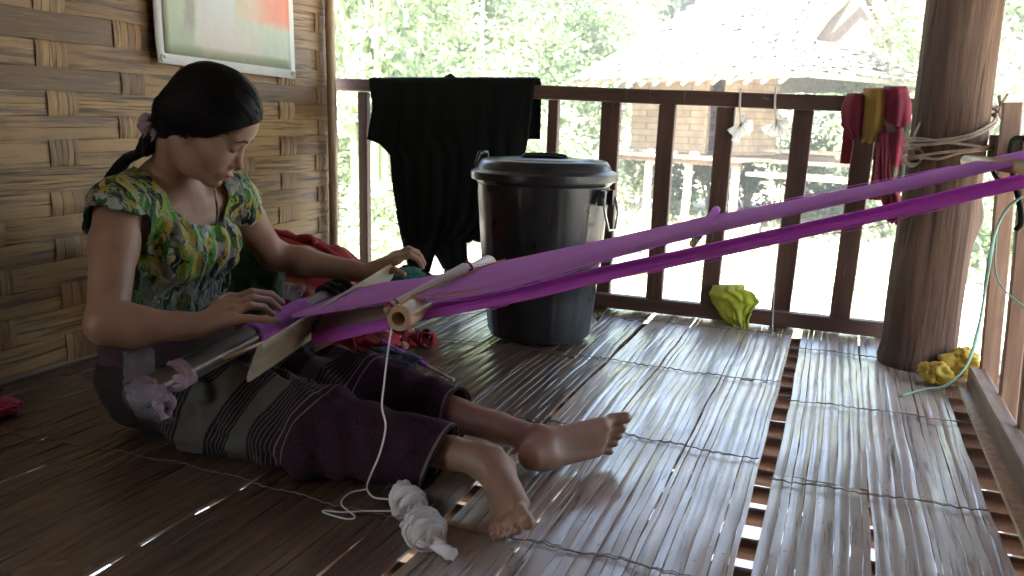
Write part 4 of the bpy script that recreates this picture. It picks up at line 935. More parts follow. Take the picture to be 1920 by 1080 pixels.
# heddle rod wound with white yarn
h0, h1 = at(724, 582, y=1.285), at(882, 496, y=1.60); b = MB(); b.tube([h0, h1], .0062, 12); b.build('heddle_rod', M['bamboo_pole'], LOOM)
b = MB(); pts = []; n = 420; hd = unit(h1-h0); e1 = unit(np.cross(hd, V(0, 0, 1))); e2 = np.cross(hd, e1)
for i in range(n):
    t = .05+.88*i/n; a = i*1.1; pts.append(lerp(h0, h1, t)+.0092*(math.cos(a)*e1+math.sin(a)*e2))
b.tube(pts, .0024, 5); b.build('heddle_yarn', M['yarn_white'], LOOM)
for q in (h0+hd*.012, h1-hd*.012, h0+hd*.030):
    b = MB(); b.tube([q+.0105*(math.cos(a)*e1+math.sin(a)*e2)+hd*.004*math.sin(a*2) for a in np.linspace(0, 12.5, 34)], .0026, 5)
    b.build('heddle_knot', M['cloth_maroon'], LOOM)
b = MB(); b.tube(catmull([at(752, 570, y=1.28), at(782, 552, y=1.33), at(850, 522, y=1.46), at(905, 500, y=1.56), at(947, 486, y=1.63)], 6), .0017, 5); b.tube(catmull([at(775, 558, y=1.30), at(800, 560, y=1.32), at(860, 550, y=1.34), at(905, 543, y=1.36)], 5), .0013, 5); b.build('yellow_cord', M['cloth_ochre'], LOOM)
b = MB(); q0, q1 = at(1299, 457, y=1.445), at(1343, 397, y=1.83); b.tube([q0, lerp(q0, q1, .12)], [.0065, .0068], 10); b.build('lease_stick_end', M['roll_bamboo'], LOOM)
b = MB(); b.tube([lerp(q0, q1, t)+V(0, 0, .004) for t in np.linspace(.1, 1, 12)], [.0086+.0006*math.sin(i*2) for i in range(12)], 10); b.build('lease_stick', M['warp_purple'], LOOM)
b = MB(); b.tube([at(1808, 301, y=2.13), at(1812, 301, y=2.11), at(1950, 318, y=1.50)], [.008, .0125, .0125], 12); b.build('warp_beam', M['roll_bamboo'], LOOM)
# back strap of clear plastic film with cloth ties
def ribbon(name, mat, pts, wv, w, parent, n=8, crump=.004, thick=.001, sub=6):
    C_ = catmull(pts, sub); b = MB(); P = np.zeros((len(C_), n+1, 3))
    for i, c in enumerate(C_):
        for j in range(n+1):
            p = c+np.array(wv)*w*(j/n-.5); P[i, j] = p+V(1, .4, .3)*crump*float(noise3(p*55+3))
    b.grid(P); o = b.build(name, mat, parent); md = o.modifiers.new('s', 'SOLIDIFY'); md.thickness = thick; md.offset = 0; return o
ribbon('back_strap', M['plastic_film'], [V(-1.47, 1.285, .235), at(230, 620, y=1.245), at(258, 650, y=1.16), at(262, 700, y=1.08), at(272, 742, y=1.02), at(285, 775, y=1.02), at(296, 790, y=1.05)], unit((.75, .35, -.15)), .062, LOOM, 14, .006)
b = MB()
for t_, ph in ((.035, 0), (.155, 1)):
    c = lerp(bA, bB, t_); e1 = unit(np.cross(beamdir, V(0, 0, 1))); e2 = np.cross(beamdir, e1); P = np.zeros((25, 7, 3))
    for i in range(25):
        a = 2*math.pi*i/24
        for j in range(7): P[i, j] = c+beamdir*(j/6-.5)*.034+(.0290+.002*math.sin(j*2+a*3))*(math.cos(a)*e1+math.sin(a)*e2)+beamdir*.010*math.sin(a)
    b.grid(P)
b.tube(catmull([at(330, 705, y=1.05), at(345, 722, y=1.04), at(318, 735, y=1.04), at(322, 765, y=1.04), at(308, 782, y=1.04)], 6), [.007+.003*math.sin(i*.9) for i in range(25)], 8, flat=.55)
b.tube(catmull([at(300, 722, y=1.02), at(310, 745, y=1.02), at(298, 760, y=1.02), at(309, 786, y=1.02)], 6), [.008+.003*math.sin(i*1.1) for i in range(19)], 8, flat=.5)
o = b.build('strap_tie', M['cloth_lilac'], LOOM)
ribbon('far_strap', M['plastic_film'], [at(566, 552, y=1.86), at(540, 546, y=1.84), at(505, 545, y=1.80), at(478, 552, y=1.74)], unit((.2, .1, 1)), .05, LOOM, 10, .012)
b = MB()
for t_ in (.88, .92, .965):
    c = lerp(bA, bB, t_); b.tube([c+.029*(math.cos(a)*e1+math.sin(a)*e2)+beamdir*.006*math.sin(a) for a in np.linspace(0, 6.3, 25)], .0065, 7)
b.build('beam_binding', M['sarong'], LOOM)
# white weft thread hanging from the roll to the yarn on the floor
th_pts = [at(735, 612, y=1.31), at(727, 660, y=1.30), at(720, 720, y=1.28), at(716, 762, y=1.25), at(723, 800, y=1.22), at(712, 850, y=1.19), at(694, 893, y=1.16), at(688, 915, z=.012), at(700, 932, z=.006), at(728, 936, z=.02)]
b = MB(); b.tube(catmull(th_pts, 6), .0017, 6); b.tube(catmull([at(688, 917, z=.008), at(655, 925, z=.005), at(640, 945, z=.005), at(665, 968, z=.006), at(650, 973, z=.005), at(610, 962, z=.005), at(608, 957, z=.005), at(640, 960, z=.006), at(690, 958, z=.006), at(732, 958, z=.02)], 7), .0015, 5)
tag(b.build('weft_thread', M['yarn_white']), 'white thread hanging from the bamboo roll and looping across the floor to the hank', 'thread')
# hank of white yarn
Y = SDF(); cA, cB, cC = at(765, 942, z=.030), at(796, 992, z=.030), at(842, 1040, z=.012)
Y.ell(cA, (.034, .030, .030), k=.01); Y.ell(at(752, 925, z=.035), (.018, .022, .024), k=.01); Y.ell(cB, (.036, .034, .030), k=.008); Y.ell(at(782, 985, z=.028), (.024, .03, .022), k=.01)
Y.rc(at(811, 1013, z=.018), cC, .010, .012, .006); Y.rc(at(806, 1008, z=.014), at(850, 1046, z=.010), .007, .008, .004)
yax = unit(cB-cA)
def post_y(P, d):
    r = P-cA; a = np.arctan2(r@V(0, 0, 1), r@np.cross(yax, V(0, 0, 1))); t = r@yax
    return d+.0026*(1-2*np.abs(np.sin(t*105+a*1.5+2.5*noise3(P*24))))+.003*(1-2*np.abs(noise3(P*70)))-.0
vy, qy = Y.mesh(.0024, post_y); o = link('yarn_hank', np_mesh('yarn_hank', vy, qy), M['yarn_white']); tag(o, 'knotted hank of white yarn lying on the bamboo floor by the nearer foot', 'yarn')

b = MB(); ry_ = np.random.RandomState(4); side = unit(np.cross(yax, V(0, 0, 1))); upy = np.cross(side, yax)
for (cc_, rad_, L_) in ((cA, .033, .024), (cB, .037, .028)):
    for k in range(15):
        off = ry_.uniform(-1, 1); ax_ = unit(yax+ry_.randn(3)*.6); s1_ = unit(np.cross(ax_, V(0, 0, 1))); s2_ = np.cross(ax_, s1_); R_ = rad_*math.sqrt(max(.08, 1-off*off*.8))*ry_.uniform(.92, 1.0); ce = cc_+yax*off*L_
        b.tube([ce+R_*(math.cos(a)*s1_+.95*math.sin(a)*s2_)*(1+.03*math.sin(a*3+k)) for a in np.linspace(0, 6.28, 26)], .0013, 4, cap=False)
b.build('wound_strands', M['yarn_white'], o)
# ---------------------------------------------------------------- bin
BC = V(-.872, 2.480, .008); BIN = empty('plastic_bin', BC, 'large black plastic bin with its lid on by the far railing', 'bin')
b = MB(); P = []; nb_ = 96
prof = [(.0, .004), (.150, .004), (.164, .010), (.168, .03), (.178, .12), (.186, .20), (.190, .205), (.199, .33), (.2075, .44), (.2085, .463), (.215, .468), (.219, .474), (.219, .487), (.212, .49)]
for (r_, z_) in prof:
    P.append([BC+V((r_+(.0032*(1 if math.cos(a*12) > .86 else 0) if .02 < z_ < .45 else 0))*math.cos(a), (r_+(.0032*(1 if math.cos(a*12) > .86 else 0) if .02 < z_ < .45 else 0))*math.sin(a), z_*1.07) for a in np.linspace(0, 2*math.pi, nb_, endpoint=False)])
b.grid(np.array(P), close_u=True); o = b.build('bin_body', M['black_plastic'], BIN); smooth_angle(o, 40)
b = MB(); prof = [(.226, .474), (.231, .476), (.233, .486), (.231, .497), (.222, .502), (.212, .506), (.206, .520), (.198, .530), (.186, .534), (.176, .531), (.160, .531), (.152, .536), (.140, .537), (.090, .539), (.080, .533), (.03, .531), (.0005, .531)]
P = [[BC+V(r_*math.cos(a), r_*math.sin(a), z_*1.07) for a in np.linspace(0, 2*math.pi, nb_, endpoint=False)] for (r_, z_) in prof]
b.grid(np.array(P), close_u=True); LID = b.build('lid', M['black_plastic'], BIN); smooth_angle(LID, 45)
b = MB(); b.tube(catmull([BC+V(-.07, .0, .570), BC+V(-.06, 0, .580), BC+V(0, 0, 0.583), BC+V(.06, 0, .580), BC+V(.07, 0, .570)], 6), .010, 10); b.build('lid_handle', M['black_plastic'], LID)
def lug(ang, up):
    d_ = V(math.cos(ang), math.sin(ang), 0); t_ = V(-math.sin(ang), math.cos(ang), 0); rot = np.stack([d_, t_, V(0, 0, 1)], 1)
    b = MB()
    for s_ in (-1, 1): b.box(BC+d_*.222+t_*s_*.027+V(0, 0, 0.465), (.024, .012, .045), rot, taper=1.1)
    b.box(BC+d_*.214+V(0, 0, 0.484), (.016, .07, .012), rot); b.build('handle_lug', M['black_plastic'], BIN)
    b = MB()
    if up: pts = [BC+d_*.225+t_*-.035+V(0, 0, 0.471), BC+d_*.246+t_*-.037+V(0, 0, 0.551), BC+d_*.244+t_*-.026+V(0, 0, 0.583), BC+d_*.236+t_*.026+V(0, 0, 0.583), BC+d_*.240+t_*.037+V(0, 0, 0.551), BC+d_*.225+t_*.035+V(0, 0, 0.471)]
    else: pts = [BC+d_*.232+t_*-.040+V(0, 0, 0.468), BC+d_*.245+t_*-.042+V(0, 0, 0.417), BC+d_*.248+t_*-.022+V(0, 0, 0.369), BC+d_*.248+t_*.022+V(0, 0, 0.369), BC+d_*.245+t_*.042+V(0, 0, 0.417), BC+d_*.232+t_*.040+V(0, 0, 0.468)]
    b.tube(pts, .0042 if not up else .006, 8); b.build('bail_handle', M['steel_wire'] if not up else M['black_plastic'], BIN)
lug(math.radians(-12), False); lug(math.radians(168), True)

def crumple(name, mat, c, rad, seed, amp=.3, freq=9, parent=None, squash=None, n=64, creases=3.0, floor=None):
    """rag: a ball of cloth pushed into sharp folds"""
    b = MB(); P = np.zeros((n//2+1, n, 3)); r = np.random.RandomState(seed); of = r.rand(3)*20
    th = np.linspace(0, math.pi, n//2+1)[:, None]; ph = np.linspace(0, 2*math.pi, n, endpoint=False)[None]
    D = np.stack([np.sin(th)*np.cos(ph), np.sin(th)*np.sin(ph), np.cos(th)+0*ph], -1)
    f = 1+amp*(noise3(D*1.6+of)+.6*(1-2*np.abs(noise3(D*creases+of+5)))+.35*(1-2*np.abs(noise3(D*creases*2.3+of+9)))-.4)
    P = np.array(c)+D*np.array(rad)*f[..., None]
    if floor is not None: P[..., 2] = np.maximum(P[..., 2], floor+.002*D[..., 2])
    b.grid(P, close_u=True); return b.build(name, mat, parent)
# ---------------------------------------------------------------- cloths on the rail
def panel(rows, y, nx=26, fold=.010, seed=0, back=True):
    """rows: (py, pxL, pxR) from top to bottom on the plane y; hangs with vertical folds; first row curls over the rail"""
    ys_ = [r[0] for r in rows]; n = 30; P = np.zeros((n+1, nx+1, 3))
    for i in range(n+1):
        py = lerp(ys_[0], ys_[-1], i/n); L_ = np.interp(py, ys_, [r[1] for r in rows]); R_ = np.interp(py, ys_, [r[2] for r in rows])
        for j in range(nx+1):
            px = lerp(L_, R_, j/nx); p = at(px, py+2.5*math.sin(j*.9+seed)*(i/n), y=y); t = i/n
            p = p+V(0, -fold*(.3+t)*(math.sin(j*1.25+seed+1.5*t)+.6*math.sin(j*.47+seed*2)), 0)
            P[i, j] = p
    if back:
        pre = []
        for dy, dz in ((.075, -.22), (.072, -.10), (.068, -.012), (.055, .004), (.022, .006)): pre.append(P[0]+V(0, dy, dz))
        P = np.concatenate([np.array(pre), P])
    return P
GAR = MB(); yy = YR-.036
GAR.grid(panel([(149, 693, 1003), (200, 700, 997), (262, 690, 990), (268, 712, 989), (290, 733, 984), (350, 738, 975), (400, 747, 962), (430, 752, 940), (452, 760, 905)], yy, 44, .007, 1))
GAR.grid(panel([(395, 742, 845), (440, 751, 838), (480, 760, 815), (512, 766, 806), (532, 772, 800)], yy+.006, 14, .008, 2, False))
GAR.grid(panel([(400, 800, 880), (450, 806, 874), (475, 814, 876), (505, 830, 882)], yy+.012, 12, .006, 3, False))
GAR.tube([at(830, 151, y=YR), at(845, 146, y=YR), at(856, 151, y=YR)], [.012, .018, .010], 8)
o = GAR.build('hanging_garment', M['cloth_black']); o.modifiers.new('s', 'SOLIDIFY').thickness = .004; tag(o, 'black garment with dangling legs draped over the far railing beside the bin', 'garment')
RAG = empty('printed_scarf', at(1640, 190, y=YR), 'maroon and mustard scarf bunched over the rail against the round post', 'scarf')
def bunch(name, mat, rows, seed, y=YR-.045, fold=.012, parent=RAG):
    b = MB(); P = panel(rows, y, 16, fold, seed); nb2 = P.shape[1]
    for j in range(nb2): P[5:, j, 1] -= .040*math.sin(math.pi*j/(nb2-1))*np.clip(np.linspace(1.2, .2, len(P)-5), 0, 1)
    b.grid(P); o = b.build(name, mat, parent); o.modifiers.new('s', 'SOLIDIFY').thickness = .004; return o
bunch('maroon_fold', M['cloth_maroon'], [(180, 1588, 1626), (200, 1579, 1628), (235, 1578, 1626), (262, 1598, 1622)], 1, YR-.045, .003)
bunch('mustard_fold', M['cloth_mustard'], [(170, 1620, 1662), (200, 1618, 1664), (240, 1614, 1660), (268, 1616, 1650)], 2, YR-.055, .003)
bunch('printed_fold', M['rag_print'], [(167, 1658, 1700), (195, 1655, 1707), (235, 1652, 1707), (275, 1655, 1700)], 3, YR-.06, .004)
bunch('printed_fall', M['rag_print'], [(240, 1660, 1704), (300, 1655, 1700), (345, 1650, 1694), (378, 1656, 1684)], 3, YR-.05, .005)
bunch('hanging_tail', M['cloth_maroon'], [(250, 1645, 1672), (330, 1643, 1674), (370, 1652, 1690), (418, 1666, 1688)], 4, YR-.052, .008)
def tie_knot(px, py, seed, label):
    c = at(px, py, y=YR-.05); b = MB(); r = np.random.RandomState(seed)
    b.tube(catmull([c, at(px-2, py-30, y=YR-.036), at(px-1, py-58, y=YR-.03), at(px-1, py-62, y=YR+.02), at(px-1, py-40, y=YR+.036)], 4), .0075, 8, flat=.5)
    for k in range(6):
        a = -2.6+k*.75+r.uniform(-.2, .2); d_ = V(math.cos(a)*1.0, r.uniform(-.5, .2), math.sin(a)*.9-.35); L_ = r.uniform(.034, .052)
        e_ = unit(np.cross(d_, V(0, 1, .2))); P = np.zeros((7, 6, 3))
        for i in range(7):
            for j in range(6): P[i, j] = c+d_*L_*i/6+e_*(j/5-.5)*(.006+.024*(i/6)**.8)+V(0, .006*math.sin(j*2.2+i), 0)
        b.grid(P)
    o = b.build('tied_rag', M['wax_white']); tag(o, label, 'rag', 'white strips knotted round the far rail')
tie_knot(1389, 232, 3, 'white knotted strip on the far rail, the smaller one on the bin side'); tie_knot(1455, 230, 9, 'white knotted strip on the far rail, the bushier one nearer the round post')
b = MB(); b.tube(catmull([at(1389, 175, y=YR-.01), at(1420, 178, y=YR-.02), at(1440, 186, y=YR-.028), at(1455, 185, y=YR-.02)], 5), .005, 7, flat=.6); tag(b.build('packing_tape', M['plastic_film']), 'clear plastic tape lying along the top rail between the two white knots', 'tape')
b = MB(); b.tube(catmull([at(1462, 440, y=YR-.04), at(1455, 500, y=YR-.04), at(1452, 545, y=YR-.04), at(1449, 600, y=YR-.05), at(1449, 628, z=.006)], 6), .0014, 5)
b.tube([at(1462, 205, y=YR-.035), at(1464, 330, y=YR-.04), at(1462, 440, y=YR-.04)], .0014, 5); tag(b.build('hanging_string', M['yarn_white']), 'thin white string hanging down in front of the far balusters', 'string')
# yellow-green rag over the bottom rail
YG = panel([(541, 1335, 1392), (548, 1331, 1415), (566, 1334, 1424), (580, 1344, 1412), (597, 1358, 1404), (624, 1378, 1404)], YR-.042, 30, .006, 2)
for i_ in range(5, len(YG)):
    for j_ in range(31):
        u_ = j_/30; t_ = (i_-5)/30; YG[i_, j_, 1] -= .030*math.sin(math.pi*u_)*(1-.5*t_)+.016*(1-2*abs(float(noise3(V(u_*4.5-t_*2.2, t_*2.5, 3.)))))+.007*(1-2*abs(float(noise3(V(u_*9+t_*3, t_*5, 8.)))))
b = MB(); b.grid(YG); o = b.build('yellow_rag', M['cloth_yellowgreen']); o.modifiers.new('s', 'SOLIDIFY').thickness = .003; tag(o, 'yellow green rag thrown over the low far rail', 'rag')
OC = empty('ochre_cloth', at(1785, 690, z=.03), 'crumpled ochre yellow cloth stuffed beside the foot of the round post', 'cloth')
crumple('lower_wad', M['cloth_ochre'], at(1757, 700, z=.035), (.036, .035, .032), 4, .42, parent=OC, creases=2.4, floor=.004); crumple('upper_wad', M['cloth_ochre'], at(1805, 682, z=.045), (.052, .04, .036), 8, .42, parent=OC, creases=2.2, floor=.004)
# ropes round the post
def rope_ring(pts, r=.0045, **k):
    b = MB(); b.tube(catmull(pts, 7), r, 7); return b
PCx, PCy, PR = .283, 2.715, .112
def rp(a, z, dr=0): a = math.radians(a); return V(PCx+(PR+dr)*math.cos(a), PCy+(PR+dr)*math.sin(a), z)
ROPE = empty('lashing_rope', rp(-90, .68), 'strands of old rope tied round the thick post at rail height', 'rope')
for i, (zs) in enumerate([[(-185, .665), (-150, .668), (-110, .672), (-70, .690), (-30, .725), (0, .755), (20, .765)], [(-185, .655), (-140, .657), (-105, .664), (-70, .682), (-35, .712), (0, .735), (25, .75)], [(-180, .672), (-140, .676), (-100, .668), (-60, .660), (-25, .652), (5, .668)], [(-170, .62), (-140, .625), (-100, .640), (-60, .652), (-20, .664), (10, .66)], [(-165, .608), (-135, .622), (-105, .622), (-80, .640), (-40, .650), (0, .655)]]):
    rope_ring([rp(a, z, .003*(i % 2)) for a, z in zs], .0042).build('strand', M['rope'], ROPE)
b = MB(); q = V(.405, 2.735, .755); b.tube(catmull([q+V(-.01, -.02, .045), q+V(.0, -.03, .0), q+V(.012, -.028, -.03), q+V(.016, -.02, -.07)], 5), .0045, 7); b.tube(catmull([q+V(.01, -.03, .05), q+V(-.006, -.034, .005), q+V(.006, -.03, -.025)], 5), .004, 7)
b.tube(catmull([q+V(-.02, -.03, .01), q+V(.01, -.034, .016), q+V(.03, -.02, .0), q+V(.012, -.03, -.012), q+V(-.02, -.03, -.005)], 5), .0042, 7); b.build('knot', M['rope'], ROPE)
kc = at(1712, 292, y=2.66); KN = MB(); r = np.random.RandomState(5)
for k in range(7):
    a0 = r.rand()*6; pts = [kc+V((.022+.008*r.rand())*math.cos(a0+i*.9), .012*math.sin(i*1.3+k), (.022+.010*r.rand())*math.sin(a0+i*.9)) for i in range(7)]; KN.tube(catmull(pts, 4), .0042, 6)
KN.tube(catmull([kc, kc+V(-.005, 0, .05), kc+V(.012, .01, .10), kc+V(.03, .02, .13)], 5), .004, 6); KN.build('rope_bundle', M['rope'], ROPE)
b = MB(); gp = [at(1925, 362, y=2.10), at(1888, 392, y=2.15), at(1865, 440, y=2.22), at(1850, 520, y=2.3), at(1838, 600, y=2.38), at(1815, 680, y=2.42), at(1775, 722, y=2.42), at(1735, 730, z=.008), at(1690, 742, z=.006)]
b.tube(catmull(gp, 7), [.0035+.002*math.sin(i*.25)**2 for i in range(57)], 6, flat=.5); b.tube(catmull([at(1870, 420, y=2.25), at(1866, 500, y=2.27), at(1880, 540, y=2.2), at(1925, 580, y=2.05)], 6), .0022, 5)
tag(b.build('green_string', M['string_green']), 'pale green plastic string trailing from the side railing down to the floor', 'string')
b = MB(); b.tube(catmull([at(1928, 262, y=1.95), at(1900, 262, y=2.05), at(1893, 300, y=2.15), at(1900, 330, y=2.2), at(1915, 410, y=2.15), at(1904, 432, y=2.15)], 5), .006, 7); b.tube(catmull([at(1858, 312, y=2.35), at(1870, 335, y=2.3), at(1900, 342, y=2.2), at(1925, 345, y=2.1)], 5), .005, 7)
tag(b.build('black_strap', M['cloth_black']), 'black strap tying the far loom bar to the side railing', 'strap')

# ---------------------------------------------------------------- things on the floor
RB = empty('red_bundle', at(590, 500, y=2.10), 'red striped woven cloth heaped in a mound behind the far arm of the weaver', 'cloth')
n = 40; P = np.zeros((n+1, 31, 3)); crest = [(486, 428), (520, 436), (560, 446), (600, 455), (640, 474), (665, 492), (690, 520), (705, 548)]
uv = []
for i in range(n+1):
    px = lerp(486, 705, i/n); cy_ = np.interp(px, [c[0] for c in crest], [c[1] for c in crest]); top = at(px, cy_, y=2.10)
    for j in range(31):
        a = math.pi*(j/30); rr_2 = .16; hgt = top[2]*math.sin(a)**.8+.003
        P[i, j] = (top[0]+.01*math.sin(j), top[1]-rr_2*math.cos(a)*(.9+.15*math.sin(i*.3)), hgt+.006*math.sin(i*.7+j*.5)); uv.append(j*.018+.01*math.sin(i*.2))
b = MB(); b.grid(P); me = b.mesh('mound'); attr(me, 'u', uv); me.attributes.remove(me.attributes['rnd']); attr(me, 'rnd', uv)
link('mound', me, M['red_stripes'], RB).modifiers.new('s', 'SOLIDIFY').thickness = .004
b = MB(); b.tube(catmull([at(515, 434, y=2.02), at(548, 444, y=2.0), at(572, 452, y=1.99), at(600, 462, y=1.99), at(650, 492, y=1.98)], 6), .009, 9); b.tube(catmull([at(560, 446, y=1.98), at(580, 445, y=1.98), at(592, 455, y=1.98)], 4), .010, 8); b.build('rolled_edge', M['cloth_red'], RB)
tag(crumple('green_cloth', M['cloth_green'], at(470, 520, y=1.78), (.10, .07, .11), 12, .22, creases=2.5, floor=.004), 'dark green cloth heaped beside the waist of the weaver', 'cloth')
PC = empty('patterned_cloth', at(735, 635, z=.02), 'red patterned cloth rolled up on the floor under the warp', 'cloth')
crumple('cloth_heap', M['patch_cloth'], at(690, 640, z=.03), (.085, .07, .035), 21, .35, parent=PC, creases=3, floor=.004); crumple('cloth_fold', M['patch_cloth'], at(762, 634, z=.022), (.06, .06, .028), 22, .35, parent=PC, creases=3, floor=.004)
b = MB(); c = at(803, 634, z=.030); pts = []; P = np.zeros((60, 9, 3)); axr = unit((.25, -.9, .35)); f1 = unit(np.cross(axr, V(0, 0, 1))); f2 = np.cross(axr, f1)
for i in range(60):
    a = i*.26; rr2 = .006+.024*i/60
    for j in range(9): P[i, j] = c+axr*(j/8-.5)*.07+(rr2+.002*math.sin(i*.9+j))*(math.cos(a)*f1+math.sin(a)*f2)
b.grid(P); o = b.build('scroll', M['cloth_red'], PC); o.modifiers.new('s', 'SOLIDIFY').thickness = .002
tag(crumple('navy_cloth', M['cloth_navy'], at(738, 678, z=.02), (.085, .06, .035), 31, .28, creases=2.4, floor=.004), 'dark navy cloth bunched on the floor beyond the knees', 'cloth')
tag(crumple('teal_cloth', M['cloth_teal'], at(768, 516, y=2.25), (.05, .05, .022), 41, .35, creases=3), 'small teal and black cloth seen just beyond the raised hand', 'cloth')
crumple('dark_base', M['cloth_black'], at(772, 530, y=2.3), (.07, .06, .05), 42, .25, parent=bpy.data.objects['teal_cloth'], creases=3)
tag(crumple('pink_cloth', M['cloth_pink'], at(2, 765, z=.02), (.035, .04, .022), 51, .35, creases=2.5, floor=.004), 'bright pink cloth on the dark floor at the foot of the woven wall', 'cloth')
SH = empty('yarn_spindle', at(760, 665, z=.03), 'thin stick wound with purple yarn lying on the floor past the knees', 'spindle')
s0, s1 = at(680, 622, z=.07), at(849, 712, z=.008); b = MB(); b.tube([s0, s1], [.0038, .0045], 8); b.tube([s1-unit(s1-s0)*.004, s1+unit(s1-s0)*.003], [.006, .005], 8); b.build('stick', M['roll_bamboo'], SH)
b = MB(); b.tube([lerp(s0, s1, t) for t in np.linspace(.22, .74, 60)], [.0072+.0016*math.sin(i*1.7)+.001*math.sin(i*.31) for i in range(60)], 9); b.build('wound_yarn', M['woven_violet'], SH)
b = MB(); c = at(1120, 603, z=.02)
for k, a in enumerate((.3, 1.3, 2.3, 3.4)):
    d_ = V(.3*math.cos(a), .2*math.sin(a), .8); e_ = V(1, .2, 0); b.add([c, c+d_*.02+e_*.008, c+d_*.045+V(.012*math.cos(a), 0, 0), c+d_*.02-e_*.008], [(0, 1, 2, 3)], rnd=.5)
o = b.build('green_sprig', M['leaf_light']); o.modifiers.new('s', 'SOLIDIFY').thickness = .0008; tag(o, 'tiny fresh green sprig on the floor beside the bin', 'sprig')
# ---------------------------------------------------------------- unseen veranda roof and end wall, side wall added (they shade the veranda)
b = MB(); n = 30; P = np.zeros((2, 2, 3))
rfz = lambda x, y: 2.30-.10*abs(x+.75)-.05*max(0, y-1)-.0
P = np.array([[(x, y, 2.46-.30*max(0, x+.75)-.235*max(0, y-.8)+.02*math.sin(x*9+y*7)) for y in np.linspace(-2.2, 4.15, 40)] for x in np.linspace(-2.5, 1.55, 24)])  # eaves carried low and wide to cut the light inside
b.grid(P); o = b.build('veranda_roof', M['thatch_under']); o.modifiers.new('s', 'SOLIDIFY').thickness = .12; tag(o, kind='structure')
b = MB(); b.box((-.6, -1.25, 1.05), (2.8, .04, 2.15)); tag(b.build('end_wall', M['weave_h']), kind='structure')
b = MB(); b.box((.76, .22, 1.05), (.04, 2.94, 2.15)); tag(b.build('side_wall', M['weave_h']), kind='structure')  # unseen wall added to block daylight and darken the left side
# ---------------------------------------------------------------- ground
GZ = -1.25
n = 90; gx = np.sign(np.linspace(-1, 1, n))*np.abs(np.linspace(-1, 1, n))**2.2*160; gy = gx.copy()
X, Y_ = np.meshgrid(gx, gy+10, indexing='ij'); Z = GZ+.10*noise3(np.stack([X*.25, Y_*.25, X*0], -1))*np.clip(np.hypot(X, Y_-2)/6, 0, 1)+.02*np.clip(Y_-22, 0, 60)
b = MB(); b.grid(np.stack([X, Y_, Z], -1)); G = b.build('ground', M['dirt']); tag(G, kind='structure')
def gz(x, y): return float(GZ+.10*noise3(V(x*.25, y*.25, 0))*min(1, math.hypot(x, y-2)/6)+.02*max(0, min(60, y-22)))
# joined rubbish under the floor gap
for (x, y, lb) in ((.375, 2.16, 'red and white wrapper caught under the floor gap, the farther piece'), (.362, 1.62, 'red and white wrapper caught under the floor gap, the nearer piece')):
    b = MB(); b.box((x+.01, y, -.22), (.05, .03, .012), None); RW = b.build('wrapper', M['red_wrapper']); tag(RW, lb, 'wrapper', 'wrappers under the floor gap'); b = MB(); b.box((x+.038, y, -.218), (.026, .03, .012), None); b.build('white_print', M['wax_white'], RW)

# ---------------------------------------------------------------- hut on stilts
th = math.radians(-30); HX = V(math.cos(th), math.sin(th), 0)                 # along the front wall
HY = V(-math.sin(th), math.cos(th), 0)
corner = at(1372, 292, d=15.6); corner[2] = 0.0                            # front right corner of the cabin
lean = lambda a, b_, c: corner+HX*a+HY*b_+V(0, 0, c)
hut = empty('stilt_hut', lean(-1.5, 1.5, GZ), 'bamboo hut on stilts with a sun bleached thatched roof across the yard', 'hut')
HR = np.stack([HX, HY, V(0, 0, 1)], 1)
def hbox(name, mat, a0, a1, b0, b1, c0, c1, parent=None):
    b = MB(); b.box(lean((a0+a1)/2, (b0+b1)/2, (c0+c1)/2), (abs(a1-a0), abs(b1-b0), abs(c1-c0)), HR); return b.build(name, mat, parent or hut, smooth=False)
def hbeam(name, mat, p, q, w, h, parent=None): b = MB(); b.beam(lean(*p), lean(*q), w, h, seg=3, wob=w*.06); return b.build(name, mat, parent or hut)
FL = .13
hbox('front_wall', M['hut_wall'], -2.65, -.62, 0, .06, FL, 1.95); hbox('front_wall', M['hut_wall'], -.25, 0, .0, .06, FL, 1.95); hbox('lintel_wall', M['hut_wall'], -.62, -.25, .005, .055, 1.55, 1.95)
hbox('side_wall', M['hut_wall'], -.05, 0.01, .06, 1.35, FL, 1.95); hbox('rear_wall', M['hut_wall'], -2.65, -.02, 1.36, 1.42, FL, 1.95); hbox('side_wall', M['hut_wall'], -2.65, -2.60, .06, 1.36, FL, 1.95)
hbox('door', M['hut_wood_dark'], -.62, -.25, .35, .39, FL, 1.6); hbox('door_frame', M['hut_wood'], -.68, -.62, -.03, .03, FL, 1.95); hbox('door_frame', M['hut_wood'], -.25, -.20, -.03, .03, FL, 1.95)
for i, (bb0, bb1) in enumerate([(-.95, -.78), (-.76, -.52), (-.5, -.27), (-.25, -.02)]): hbox('deck_board', M['hut_wood'], -2.9, .9, bb0, bb1, .06+.006*(i % 2), .11+.006*(i % 2))
hbox('deck_beam', M['hut_wood_dark'], -2.85, .85, -.92, -.84, -.03, .055)
hbox('cabin_floor', M['hut_wood'], -2.7, 2.1, 0.01, 3.0, .04, .10); hbox('bench', M['hut_wood'], .5, 2.3, .3, .8, .22, .28); hbox('bench', M['hut_wood'], 1.0, 2.9, -.9, -.2, -.16, -.10)
for k in range(4): hbeam('bench_leg', M['hut_wood'], (1.1+k*.55, -.6, GZ), (1.1+k*.55, -.6, -.16), .07, .07)
rs2 = np.random.RandomState(8)
for a in (-2.6, -1.35, -.35, .75):
    hbeam('stilt', M['hut_wood'], (a, -.85, GZ-.1), (a+rs2.uniform(-.05, .05), -.85, .0), .11, .11); hbeam('stilt', M['hut_wood_dark'], (a+.15, .9, GZ-.1), (a+.15, .9, .05), .10, .10); hbeam('stilt', M['hut_wood_dark'], (a, 2.6, GZ-.1), (a, 2.6, .05), .10, .10)
